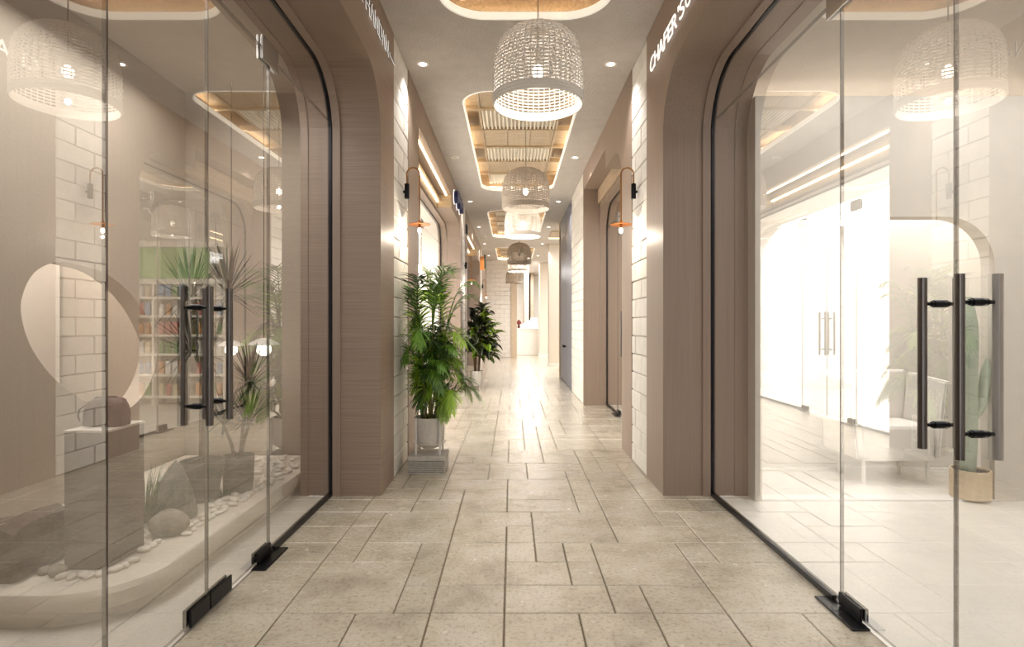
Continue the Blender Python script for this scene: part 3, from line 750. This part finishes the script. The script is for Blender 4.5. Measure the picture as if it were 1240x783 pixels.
bxo('core', (-.845, -.577, 4.742, 5.0, 0.0, .106), CONC, pl)
PC = (-.705, 4.87)
pm = thing('potted_palm', (PC[0], PC[1], .146), 'tall green palm in a round-bottomed white pot on a ribbed stone plinth', 'potted plant')
pm_pot = obj('pot', lathe(BM(), [(.02, .185), (.06, .19), (.10, .212), (.122, .25), (.128, .30), (.129, .455), (.120, .455), (.118, .42)], (PC[0], PC[1], 0), 40), CONCW, pm, smooth=40)
obj('soil', lathe(BM(), [(.118, .415), (.118, .428)], (PC[0], PC[1], 0), 32), SOIL, pm_pot)
for a in (45, 135, 225, 315):
    cx, cy = PC[0]+.142*math.cos(R(a)), PC[1]+.142*math.sin(R(a)); bxo('stand_leg', (cx-.009, cx+.009, cy-.009, cy+.009, .146, .455), WMETAL, pm, bev=.002)
b = BM(); tube(b, [(PC[0]+.134*math.cos(6.2832*k/40), PC[1]+.134*math.sin(6.2832*k/40), .24) for k in range(40)], .005, 6, closed=True); obj('stand_ring', b, WMETAL, pm)
rnd = random.Random(11)
canes = []
for k in range(11):
    a = k*.7+rnd.uniform(-.3, .3); r0 = rnd.uniform(.01, .06); lean = rnd.uniform(.03, .14); h = .14+.09*k+rnd.uniform(-.03, .03)
    a = (k*2.4) % 6.283
    p0 = Vector((PC[0]+r0*math.cos(a), PC[1]+r0*math.sin(a), .42)); p1 = p0+Vector((lean*math.cos(a)*(.6 if math.cos(a) < 0 else 1), lean*math.sin(a), h*.78))
    canes.append((p0, p1, a)); obj('cane', tube(BM(), [p0, p0.lerp(p1, .5)+Vector((0, 0, .02)), p1], [.011, .009, .006], 6), CANE, pm, smooth=60)
def frond(p0, az, L, rise, out, droop, mat, parent, seed):
    rn = random.Random(seed); b = BM()
    o = Vector((math.cos(az), math.sin(az), 0)); up = Vector((0, 0, 1)); sd = o.cross(up)
    P1 = p0+up*L*rise+o*L*out*.35; P2 = p0+up*L*(rise-droop)+o*L*out
    def pt(u): return p0*(1-u)**2+P1*2*u*(1-u)+P2*u*u
    N = 12; pts = [pt(i/N) for i in range(N+1)]
    tube(b, pts, [.005*(1-i/N)+.0012 for i in range(N+1)], 4)
    n = 21
    for i in range(n):
        u = .16+.80*i/(n-1); p = pt(u); tg = (pt(min(1, u+.02))-pt(u-.02)).normalized()
        ll = .185*(.28+.75*math.sin(math.pi*min(1, u*.92+.06)))*(L/.5)**.4
        for s in (-1, 1):
            d = tg*(.55+.5*u)+sd*s*(.9-.35*u)+up*(.22-.15*u)+Vector((rn.uniform(-.1, .1), rn.uniform(-.1, .1), rn.uniform(-.08, .08)))
            strip(b, p, d, tg.cross(sd) if i else up, ll*rn.uniform(.85, 1.1), .0082, rn.uniform(.5, 1.3), 3)
    for v in b.verts: v.co.x = max(v.co.x, -.938)
    return obj('frond', b, mat, parent)
PALM2 = M('palm_green_young', '8fb332', .45, var=.3, scale=(6, 6, 6), objvar=.2)
PALM3 = M('palm_green_deep', '365a1c', .45, var=.35, scale=(6, 6, 6), objvar=.25)
k = 0
for ci, (p0, p1, a) in enumerate(canes):
    for q in range(6):
        az = a+q*2.2+rnd.uniform(-.5, .5); hi = q < 4
        st = p1 if hi else p0.lerp(p1, rnd.uniform(.55, .95))
        ww = (.62+.38*math.cos(az)) if math.cos(az) < 0 else .95
        L = rnd.uniform(.46, .60) if hi else rnd.uniform(.42, .55)
        if ci > 7: rise, out, dr = (rnd.uniform(.85, 1.15), rnd.uniform(.30, .55), rnd.uniform(.1, .45)) if hi else (rnd.uniform(.6, .8), rnd.uniform(.5, .65), rnd.uniform(.5, .8))
        else: rise, out, dr = (rnd.uniform(.65, .95), rnd.uniform(.45, .68), rnd.uniform(.35, .8)) if hi else (rnd.uniform(.45, .65), rnd.uniform(.5, .65), rnd.uniform(.55, .8))
        frond(st, az, L, rise, out*ww, dr, (PALM, PALM3, PALM2, PALM, PALM3, PALM2)[q], pm, k); k += 1

# ------------------------------------------------------------------ dark-leaved plant farther back
CP = (-.68, 10.95)
cr = thing('potted_croton', (CP[0], CP[1], 0), 'bushy dark-leaved plant in a small white pot farther down the corridor', 'potted plant')
cr_pot = obj('pot', lathe(BM(), [(.10, .06), (.115, .065), (.12, .10), (.125, .34), (.115, .34), (.112, .31)], (CP[0], CP[1], 0), 32), CONCW, cr, smooth=40)
obj('soil', lathe(BM(), [(.112, .30), (.112, .315)], (CP[0], CP[1], 0), 24), SOIL, cr_pot)
for a in (45, 135, 225, 315): bxo('stand_leg', (CP[0]+.085*math.cos(R(a))-.01, CP[0]+.085*math.cos(R(a))+.01, CP[1]+.085*math.sin(R(a))-.01, CP[1]+.085*math.sin(R(a))+.01, 0, .07), WMETAL, cr)
stems = []
for k in range(4):
    a = k*1.7+.4; p0 = Vector((CP[0]+.04*math.cos(a), CP[1]+.04*math.sin(a), .3)); p1 = Vector((CP[0]+.13*math.cos(a), CP[1]+.13*math.sin(a), 1.56-.1*k)); stems.append((p0, p1))
    obj('stem', tube(BM(), [p0, p0.lerp(p1, .5)+Vector((.01, 0, 0)), p1], [.02, .016, .009], 6), BARK, cr, smooth=60)
lm = {}
def leafmesh(matk):
    if matk not in lm:
        b = BM(); L, W = .21, .062; prof_ = [(0, .1), (.2, .75), (.45, 1), (.7, .75), (.9, .3), (1, 0)]
        mid = []; lf = []; rt = []
        for u, wv in prof_:
            z = .03*math.sin(u*3)-.05*u*u; mid.append(b.verts.new((u*L, 0, z))); 
            if wv: lf.append(b.verts.new((u*L, W*wv, z+.018*wv))); rt.append(b.verts.new((u*L, -W*wv, z+.018*wv)))
        for A in (lf, rt):
            for i in range(4): b.faces.new((mid[i], mid[i+1], A[i+1], A[i]))
            b.faces.new((mid[4], mid[5], A[4]))
        me = bpy.data.meshes.new('leaf'); b.to_mesh(me); b.free(); me.materials.append(CROTON if matk == 0 else CROTONG)
        for p in me.polygons: p.use_smooth = True
        lm[matk] = me
    return lm[matk]
rnd = random.Random(5)
for k in range(230):
    p0, p1 = stems[k % 4]; u = rnd.uniform(.28, 1.0); p = p0.lerp(p1, u); az = rnd.uniform(0, 6.283)
    r_ = rnd.uniform(.03, .27)*math.sin(min(1, u*1.05)*2.6+.3); p = p+Vector((math.cos(az)*r_, math.sin(az)*r_, rnd.uniform(-.04, .08)))
    if p.x+.27*math.cos(az) < -.93: az = math.pi-az; p.x = max(p.x, 2*CP[0]-p.x)
    if p.x < -.90: p.x = -.90+rnd.uniform(0, .1)
    g = 1 if (rnd.random() < .22 or (math.cos(az) > .5 and rnd.random() < .35)) else 0
    inst('leaf', leafmesh(g), p, cr, rot=(rnd.uniform(-.5, .5), rnd.uniform(-1.3, .2) if u > .8 else rnd.uniform(-.7, .6), az), sc=(rnd.uniform(.85, 1.3),)*3)

# ------------------------------------------------------------------ front left shop
def on_plane_x(px, py, X):   # image point -> (y, z) on the plane x = X
    D = X*F/(px-620); return (D, EYE-(py-391.5)*D/F)
XP = -2.75
egg = [(25,375),(28,355),(38,334),(53,322),(73,317),(97,321),(126,330),(153,350),(173,375),(188,405),(191,425),(185,454),(173,478),(156,494),(129,495),(100,484),(67.5,460),(44,431),(31,404)]
hole = [on_plane_x(a, c, XP+.0) for a, c in egg]
# smooth closed curve through the points (Catmull-Rom)
def smooth_closed(P, m=4):
    out = []; n = len(P)
    for i in range(n):
        p0, p1, p2, p3 = P[i-1], P[i], P[(i+1) % n], P[(i+2) % n]
        for k in range(m):
            t_ = k/m; out.append(tuple(.5*(2*p1[c]+(p2[c]-p0[c])*t_+(2*p0[c]-5*p1[c]+4*p2[c]-p3[c])*t_*t_+(3*p1[c]-p0[c]-3*p2[c]+p3[c])*t_**3) for c in (0, 1)))
    return out
hs_ = smooth_closed(hole)
iL = min(range(len(hs_)), key=lambda i: hs_[i][0]); hs_ = hs_[iL:]+hs_[:iL]
iR = max(range(len(hs_)), key=lambda i: hs_[i][0])
A_, B_ = hs_[:iR+1], hs_[iR:]+hs_[:1]
if sum(p[1] for p in A_)/len(A_) < sum(p[1] for p in B_)/len(B_): A_, B_ = list(reversed(B_)), list(reversed(A_))
zl, zr = A_[0][1], A_[-1][1]
b = BM(); y0, y1 = -2.3, 4.78
prismX(b, [(y0, zl)]+A_+[(y1, zr), (y1, 3.195), (y0, 3.195)], XP-.14, XP)
prismX(b, [(y0, .001), (y1, .001), (y1, zr)]+list(B_)+[(y0, zl)], XP-.14, XP)
o = obj('wall_partition_left', b, BEIGE); tag(o, 'beige partition wall with a large egg-shaped opening in the left shop', kind='structure')
bxo_o = bxo('wall_behind_opening', (-3.84, -3.80, -2.3, 4.78, .001, 3.19), WHITEW); tag(bxo_o, 'bright pale wall seen through the egg-shaped opening', kind='structure')
# platform
PX, PY0, PY1 = -1.56, 2.30, 4.75
def plat_outline(e):
    r_ = .34-e*0; return [(XP+.02, PY1), (XP+.02, PY0+e)]+[(PX-e-r_+r_*math.cos(R(a)), PY0+e+r_+r_*math.sin(R(a))) for a in range(-90, 1, 9)]+[(PX-e, PY1)]
b = BM(); layers = [(.035, 0), (.035, .045), (.012, .055), (.0, .085), (.0, .12), (.012, .143), (.03, .150)]
rings = [[b.verts.new((x, y, z)) for x, y in plat_outline(e)] for e, z in layers]
for A, C in zip(rings, rings[1:]):
    for i in range(len(A)): j = (i+1) % len(A); b.faces.new((A[i], A[j], C[j], C[i]))
b.faces.new(rings[0]); b.faces.new(rings[-1])
o = obj('display_platform', b, PLAT, smooth=35); tag(o, 'low cream display platform with rounded edge behind the left glass', 'platform')
PZ = .1505
po = bxo('podium', (-2.0, -1.81, 2.54, 2.80, PZ, .762), PODIUM, bev=.002); tag(po, 'tall narrow brown podium on the platform under the leather bag', 'podium')
bxo('top_plate', (-2.002, -1.808, 2.538, 2.802, .7622, .772), PODTOP, po)
# bag
bg = thing('leather_bag', (-1.905, 2.67, .7725), 'small dark brown leather pouch bag standing on the podium', 'bag')
b = BM(); prismX(b, [], 0, 0) if False else None
def rounded_bag(bm):
    n = 8; secs = []
    for i in range(n+1):
        u = i/n; x = -2.0+.01+u*.178; k = (1-abs(2*u-1)**4)**.5*.25+.75 if 0 < i < n else .70
        hh, dd = .128*k, .048*k; z0 = .774
        secs.append([bm.verts.new((x, 2.67+dd*cx, z0+hh*(.5+.5*cz)+ (0.012 if cz > .5 else 0)*(u-.5))) for cx, cz in ((-1,-.92),(-.8,-1),(.8,-1),(1,-.92),(1.0,.3),(.72,.86),(.3,1),(-.3,1),(-.72,.86),(-1.0,.3))])
    for A, C in zip(secs, secs[1:]):
        for i in range(10): j = (i+1) % 10; bm.faces.new((A[i], A[j], C[j], C[i]))
    bm.faces.new(secs[0]); bm.faces.new(secs[-1]); return bm
obj('bag_body', rounded_bag(BM()), LEATHER, bg, smooth=50)
obj('zip', tube(BM(), [(-1.985, 2.67, .872), (-1.95, 2.67, .904), (-1.86, 2.67, .908), (-1.825, 2.67, .88)], .004, 6), ZIP, bg)
obj('wrist_strap', tube(BM(), [(-1.985, 2.65, .87), (-2.008, 2.64, .85), (-2.012, 2.638, .82), (-1.998, 2.63, .80)], .004, 6), LEATHER, bg)
# driftwood block at the left edge
b = BM(); pr = [(-2.62, PZ), (-2.12, PZ+.0), (-2.085, PZ+.10), (-2.10, PZ+.235), (-2.15, PZ+.262), (-2.25, PZ+.225), (-2.40, PZ+.19), (-2.62, PZ+.17)]
ss = []
for i, (y, k) in enumerate(((2.40, .86), (2.44, .97), (2.55, 1.0), (2.68, .97), (2.74, .85))):
    ss.append([b.verts.new((x*1+(0.015*math.sin(3*i+x*9)), y+(.10*(x+2.1) if i < 2 else 0)*-.25, PZ+(z-PZ)*k)) for x, z in pr])
for A, C in zip(ss, ss[1:]):
    for i in range(len(pr)): j = (i+1) % len(pr); b.faces.new((A[i], A[j], C[j], C[i]))
b.faces.new(ss[0]); b.faces.new(ss[-1])
lg = obj('driftwood_block', b, LOG, smooth=30); tag(lg, 'rough brown wooden block lying on the platform corner, cut by the left edge', 'wood block')
obj('split_edge', tube(BM(), [(-2.62, 2.425, PZ+.168), (-2.40, 2.425, PZ+.188), (-2.27, 2.43, PZ+.215), (-2.17, 2.43, PZ+.245)], [.006, .008, .006, .003], 6), LOGEDGE, lg)
# yuccas
def crown(parent, c, L, n, W, seed, mat=YUCCA, low=-.5):
    rn = random.Random(seed); b = BM(); c = Vector(c)
    for i in range(n):
        az = rn.uniform(0, 6.283); el = low+(1.5-low)*rn.random()**.8
        d = Vector((math.cos(az)*math.cos(el), math.sin(az)*math.cos(el), math.sin(el)))
        strip(b, c+d*.01-Vector((0, 0, .05*rn.random())), d, (0, 0, 1), L*rn.uniform(.75, 1.1), W, rn.uniform(.05, .5)*(1.2-el*.5), 3)
    return obj('leaf_crown', b, mat, parent)
def pot(parent, c, r0, r1, z0, z1, mat):
    pp = obj('pot', lathe(BM(), [(r0*.9, 0), (r0, .01), (r1, z1-z0-.01), (r1, z1-z0), (r1-.012, z1-z0), (r1-.016, z1-z0-.03)], (c[0], c[1], z0), 32), mat, parent, smooth=40)
    obj('soil', lathe(BM(), [(r1-.016, z1-z0-.04), (r1-.016, z1-z0-.028)], (c[0], c[1], z0), 24), SOIL, pp)
Y1 = (-1.93, 3.55)
yu = thing('potted_yucca', (Y1[0], Y1[1], PZ), 'taller yucca with one thick trunk in a tapered slate pot on the platform', 'potted plant')
pot(yu, Y1, .085, .128, PZ, .40, SLATE)
tx = -1.925
obj('trunk', tube(BM(), [(tx, 3.55, .37), (tx+.004, 3.55, .8), (tx-.003, 3.55, 1.12)], [.029, .026, .022], 10), BARK, yu, smooth=60)
obj('branch', tube(BM(), [(tx, 3.55, .95), (tx-.05, 3.54, 1.15), (tx-.07, 3.53, 1.44)], [.018, .015, .012], 8), BARK, yu, smooth=60)
obj('branch', tube(BM(), [(tx, 3.55, 1.02), (tx+.09, 3.56, 1.2), (tx+.14, 3.57, 1.46)], [.016, .013, .011], 8), BARK, yu, smooth=60)
crown(yu, (tx-.07, 3.53, 1.43), .33, 95, .0095, 1); crown(yu, (tx+.14, 3.57, 1.46), .33, 85, .0095, 2); crown(yu, (tx-.06, 3.53, 1.10), .33, 100, .0095, 3)
Y2 = (-1.80, 3.74)
yu = thing('potted_yucca', (Y2[0], Y2[1], PZ), 'shorter yucca with forked thin stems in a straight slate pot on the platform', 'potted plant')
pot(yu, Y2, .088, .10, PZ, .385, SLATE)
for (dx, z, L, n) in ((-.11, .62, .27, 85), (.085, .63, .27, 85), (.075, .88, .28, 90)):
    obj('stem', tube(BM(), [(Y2[0]+dx*.15, Y2[1], .35), (Y2[0]+dx*.45, Y2[1], .35+(z-.35)*.45), (Y2[0]+dx, Y2[1], z)], [.013, .011, .009], 8), BARK, yu, smooth=60)
    crown(yu, (Y2[0]+dx, Y2[1]+random.uniform(-.05, .05), z), L, n, .008, int(z*100), low=-.2)
# tufts
def tuft(name, c, L, n, spread, mat, lab, seed):
    rn = random.Random(seed); b = BM()
    for i in range(n):
        az = rn.uniform(0, 6.283); rr = spread*rn.random()**.5; el = 1.45-rn.random()*.75
        d = Vector((math.cos(az)*math.cos(el), math.sin(az)*math.cos(el), math.sin(el)))
        strip(b, (c[0]+rr*math.cos(az)*.45, c[1]+rr*math.sin(az)*.45, c[2]), d, (0, 0, 1), L*rn.uniform(.7, 1.1), .0035, rn.uniform(.3, 1.1), 4)
    o = obj(name, b, mat); tag(o, lab, 'ornamental grass')
b = BM(); n = 40; rg = []
for q in range(11):
    u = q/10; rr = .118*(1-u)**.62*(1.0 if q else .92)+.002
    rg.append([b.verts.new((-1.915+.012*u+rr*(1+.06*math.sin(2*t_)+.045*(k % 2))*math.cos(t_), 3.22+rr*.9*(1+.06*math.sin(3*t_+1)+.045*(k % 2))*math.sin(t_), PZ+.325*u)) for k, t_ in enumerate([2*math.pi*(k+.35*u)/n for k in range(n)])])
for A, C in zip(rg, rg[1:]):
    for k in range(n): b.faces.new((A[k], A[(k+1) % n], C[(k+1) % n], C[k]))
b.faces.new(rg[0]); b.faces.new(rg[-1])
tag(obj('pointed_boulder', b, M('striated_stone', '7d7c74', .85, scale=(60, 60, 6), var=.25, bump=.4, bscale=(90, 90, 10)), smooth=60), 'pointed grey striated boulder in front of the slate pots', 'rock')
tuft('grass_tuft', (-2.045, 3.17, PZ), .33, 360, .11, GRASSG, 'dark green grass tuft between the podium and the pointed boulder', 2)
tuft('grass_tuft', (-1.83, 3.60, PZ), .09, 70, .05, GRASSG, 'tiny green sprout between the two slate pots', 3)
# rocks
for (c, s, lab, sd) in (((-1.80, 2.98, PZ+.055), (.095, .085, .068), 'large rounded grey rock before the pointed boulder', 4), ((-1.985, 2.49, PZ+.018), (.042, .035, .028), 'fist-sized grey rock at the foot of the podium', 5), ((-2.055, 2.50, PZ+.014), (.028, .026, .022), 'small dark grey rock between driftwood and podium', 6)):
    tag(obj('rock', blob(BM(), c, s, 3, .09, sd), ROCK, smooth=80), lab, 'rock')
# pebbles
rnd = random.Random(21)
pms = []
for k in range(6):
    b = blob(BM(), (0, 0, 0), (.034, .024, .014), 2, .08, 50+k)
    for f in b.faces: f.smooth = True
    me = bpy.data.meshes.new('pebble'); b.to_mesh(me); b.free(); me.materials.append(PEB); pms.append(me)
def pebble(x, y, z, sc):
    o = inst('pebble', pms[rnd.randrange(6)], (x, y, z), None, rot=(rnd.uniform(-.2, .2), rnd.uniform(-.2, .2), rnd.uniform(0, 3.14)), sc=(sc*rnd.uniform(.8, 1.2), sc*rnd.uniform(.8, 1.2), sc))
    tag(o, 'smooth white pebble in the bed along the platform edge', 'pebble', 'white pebbles on the platform')
placed = []
def scatter(n, x0, x1, y0, y1, sc):
    k = 0; tr = 0
    while k < n and tr < 4000:
        tr += 1; x, y = rnd.uniform(x0, x1), rnd.uniform(y0, y1); s = sc*rnd.uniform(.75, 1.15)
        if any((x-a)**2+(y-c)**2 < (.030*(s+q))**2 for a, c, q in placed): continue
        if (x-Y1[0])**2+(y-Y1[1])**2 < .12**2 or (x-Y2[0])**2+(y-Y2[1])**2 < .125**2 or (x+1.80)**2+(y-2.98)**2 < .11**2: continue
        if -2.03 < x < -1.78 and 2.50 < y < 2.84: continue
        if x > PX-.05 or (x < -2.02 and y < 2.8): continue
        placed.append((x, y, s)); pebble(x, y, PZ+.0125*s, s); k += 1
scatter(55, -2.05, -1.63, 3.85, 4.65, 1.0); scatter(26, -1.80, -1.66, 3.35, 3.9, 1.0); scatter(14, -1.76, -1.68, 2.95, 3.4, .95); scatter(14, -1.95, -1.76, 2.72, 3.0, 1.0)
for x, y in ((-1.90, 2.455), (-1.86, 2.47), (-1.83, 2.46), (-1.94, 2.46), (-1.795, 2.49), (-1.765, 2.53), (-1.75, 2.57), (-2.09, 2.75), (-1.745, 2.62)): pebble(x, y, PZ+.011, .9)
# pendants over the display
def mushroom(c, lab, s=1.0):
    t = thing('globe_pendant', c, lab, 'pendant lamp', 'white globe pendants in the left shop')
    obj('shade', lathe(BM(), [(.012*s, .05*s), (.05*s, .042*s), (.105*s, .012*s), (.112*s, 0), (.06*s, -.004*s)], c, 32, cap=False), RIMW, t, smooth=50)
    obj('globe', blob(BM(), (c[0], c[1], c[2]-.035*s), (.055*s, .055*s, .05*s), 3), GLOBE, t, smooth=80)
    obj('cord', tube(BM(), [(c[0], c[1], c[2]+.05*s), (c[0], c[1], 3.2)], .003, 6), BLACK, t)
    light('globe_light', 'POINT', (c[0], c[1], c[2]-.12*s), 1.2, (1, .92, .82), t, size=.05)
mushroom((-1.876, 4.30, 1.09), 'white globe pendant hanging to the right of the door handles')
mushroom((-2.26, 4.58, 1.07), 'white globe pendant half hidden behind the door handle', .9)

# ------------------------------------------------------------------ front right shop
ax0, ax1, azt, ar = 1.76, 3.395, 2.0, .34
op = [(ax1, 0)]+arc(ax1-ar, azt-ar, ar, 0, 90, 10)+arc(ax0+ar, azt-ar, ar, 90, 180, 10)+[(ax0, 0)]
o = obj('wall_partition_right', prismY(BM(), [(RI+.002, 0), (RI+.002, 2.85), (4.54, 2.85), (4.54, 0)]+op, 4.0, 4.12), PALE); tag(o, 'pale partition wall with a wide rounded archway in the right shop', kind='structure')
tag(bxo('floor_sill', (ax0, ax1, 4.0, 4.12, .0005, .012), MARBLE), 'thin pale sill across the foot of the rounded archway', kind='structure')
ca = thing('potted_cactus', (3.27, 4.06, 0.012), 'tall haze-paled column cactus in a round haze-paled wooden pot at the archway of the right shop', 'potted plant')
ca_pot = obj('pot', lathe(BM(), [(.115, 0), (.122, .008), (.122, .20), (.11, .20), (.108, .18)], (3.27, 4.06, .013), 32), WOODPOT, ca, smooth=40)
obj('soil', lathe(BM(), [(.108, .17), (.108, .185)], (3.27, 4.06, .013), 24), SOIL, ca_pot)
def cactus_arm(pts, rr, nm):
    b = BM(); N = 14; P = [Vector(p) for p in pts]; n = 20
    cs = []
    for i in range(N+1):
        u = i/N*(len(P)-1); k = min(int(u), len(P)-2); p = P[k].lerp(P[k+1], u-k); q = i/N; r_ = rr*min(1, (1-q)*5+.12)**.6*(.8+.2*min(1, q*5))
        cs.append([b.verts.new(p+Vector((math.cos(6.2832*m/n), math.sin(6.2832*m/n), 0))*r_*(1 if m % 2 else .86)) for m in range(n)])
    for A, C in zip(cs, cs[1:]):
        for m in range(n): b.faces.new((A[m], A[(m+1) % n], C[(m+1) % n], C[m]))
    b.faces.new(cs[0]); b.faces.new(cs[-1]); obj(nm, b, CACT, ca, smooth=70)
cactus_arm([(3.25, 4.06, .18), (3.25, 4.06, .8), (3.26, 4.06, 1.44)], .062, 'column')
cactus_arm([(3.28, 4.06, .55), (3.34, 4.05, .66), (3.36, 4.05, .8), (3.375, 4.04, 1.0)], .034, 'side_arm')
# white tub chair glimpsed through the archway
tc = thing('tub_chair', (3.0, 4.62, 0), 'white tub chair glimpsed through the archway of the right shop', 'chair')
bxo('seat', (2.72, 3.28, 4.40, 4.80, .18, .46), WHITEW, tc, bev=.03, seg=2)
def flare(x0, x1, y0, y1, dx, nm):
    b = BM(); v = [(x0, y0, .20), (x1, y0, .20), (x1, y1, .20), (x0, y1, .20), (x0+dx, y0, .80), (x1+dx, y0, .80), (x1+dx, y1, .84), (x0+dx, y1, .84)]
    vv = [b.verts.new(p) for p in v]
    for q in ((3,2,1,0),(4,5,6,7),(0,1,5,4),(1,2,6,5),(2,3,7,6),(3,0,4,7)): b.faces.new([vv[i] for i in q])
    bmesh.ops.bevel(b, geom=b.edges[:], offset=.012, segments=2, affect='EDGES'); obj(nm, b, WHITEW, tc)
flare(2.66, 2.72, 4.38, 4.82, -.06, 'armrest'); flare(3.28, 3.34, 4.38, 4.82, .06, 'armrest')
bxo('backrest', (2.66, 3.34, 4.82, 4.88, .20, .86), WHITEW, tc, bev=.02, seg=2)
for x in (2.75, 3.25):
    for y in (4.45, 4.78): obj('leg', tube(BM(), [(x, y, 0), (x, y, .19)], .015, 8), WHITEW, tc)

# ------------------------------------------------------------------ second right shop: grocery shelving
SY = 8.62
sh = thing('grocery_shelving', (2.75, SY, 0), 'white grocery shelving under a green fascia inside the second right shop', 'shelving')
bxo('back_panel', (1.74, 3.9, SY+.30, SY+.33, 0, 2.5), SHELFW, sh)
xs_ = [1.74, 2.28, 2.82, 3.36, 3.9]
for x in xs_: bxo('upright', (x-.015, x+.015, SY, SY+.30, 0, 1.86), SHELFW, sh)
zs_ = [.12, .45, .76, 1.05, 1.34, 1.62, 1.85]
for z in zs_: bxo('shelf', (1.726, 3.914, SY-.01, SY+.30, z, z+.035), SHELFW, sh)
b = BM(); P = [(1.95, 1.93), (3.9, 1.93), (3.9, 2.40), (1.95, 2.40)]
prismY(b, arc(1.95+.08, 2.40-.08, .08, 90, 180, 6)+arc(1.95+.08, 1.93+.08, .08, 180, 270, 6)+[(3.9, 1.93), (3.9, 2.40)], SY-.02, SY+.02); obj('green_fascia', b, GREEN, sh)
bxo('fascia_strip', (1.74, 3.9, SY-.005, SY+.29, 1.886, 1.925), SHELFW, sh); bxo('fascia_strip', (1.74, 3.9, SY-.01, SY+.29, 2.41, 2.5), SHELFW, sh)
cols = [('orange', 'c9935f'), ('green', '5d8f4c'), ('blue', '5f86a8'), ('red', 'b5675c'), ('cream', 'd8cba6'), ('white', 'dcdad4')]
pmat = {c: M('product_'+c, hx, .5, var=.1) for c, hx in cols}
rnd = random.Random(3); SHN = ['bottom', 'second', 'third', 'fourth', 'fifth', 'top stocked']
pmesh = {}
for si, z in enumerate(zs_[:-1]):
    x = 1.79
    while x < 3.84:
        if any(abs(x+.035-q) < .075 for q in xs_): x += .05; continue
        cn = cols[(si*2+int((x-1.7)/.54)*3+rnd.choice([0, 0, 1])) % 6][0]; kindp = (si+int((x-1.7)/.54)) % 2
        key = (cn, kindp)
        if key not in pmesh:
            if kindp: b = lathe(BM(), [(.036, 0), (.038, .006), (.038, .13), (.03, .15), (.03, .175)], (0, 0, 0), 14)
            else: b = box(BM(), -.04, .04, -.03, .03, 0, .19, bev=.003)
            me = bpy.data.meshes.new('product'); b.to_mesh(me); b.free(); me.materials.append(pmat[cn]); pmesh[key] = me
        o = inst('jar' if kindp else 'carton', pmesh[key], (x+.045, SY+.07, z+.0355), None)
        tag(o, '%s %s on the %s shelf of the grocery shelving' % (cn, 'jar' if kindp else 'carton', SHN[si]), 'jar' if kindp else 'carton', 'groceries on the %s shelf' % SHN[si])
        x += .105

# ------------------------------------------------------------------ hall: white counter
ct = thing('reception_counter', (.9, 22.6, 0), 'white counter with stepped top seen through the gap at the corridor end', 'counter')
bxo('counter_front', (.20, 1.03, 22.3, 22.9, 0, 1.02), MARBLE, ct, bev=.01); bxo('counter_top', (.18, 1.05, 22.26, 22.94, 1.021, 1.06), MARBLE, ct, bev=.005)
for k in range(4): bxo('display_step', (.30+.16*k, 1.05, 22.96+.3*k, 23.24+.3*k, 0, 1.18+.10*k), MARBLE, ct, bev=.005)
fb = thing('flower_display', (.27, 22.5, 1.06), 'small dark red and green bouquet standing on the white counter', 'flowers')
obj('vase', lathe(BM(), [(.04, 0), (.06, .05), (.035, .14), (.045, .18)], (.27, 22.5, 1.061), 16, cap=False), LEATHER, fb, smooth=50)
obj('blooms', blob(BM(), (.27, 22.5, 1.30), (.09, .08, .10), 2, .25, 3), M('dark_red_bloom', '6b2a22', .7, var=.4, scale=(40, 40, 40)), fb)
obj('stems', tube(BM(), [(.27, 22.5, 1.08), (.265, 22.5, 1.36)], [.01, .015], 6), PALM3, fb)
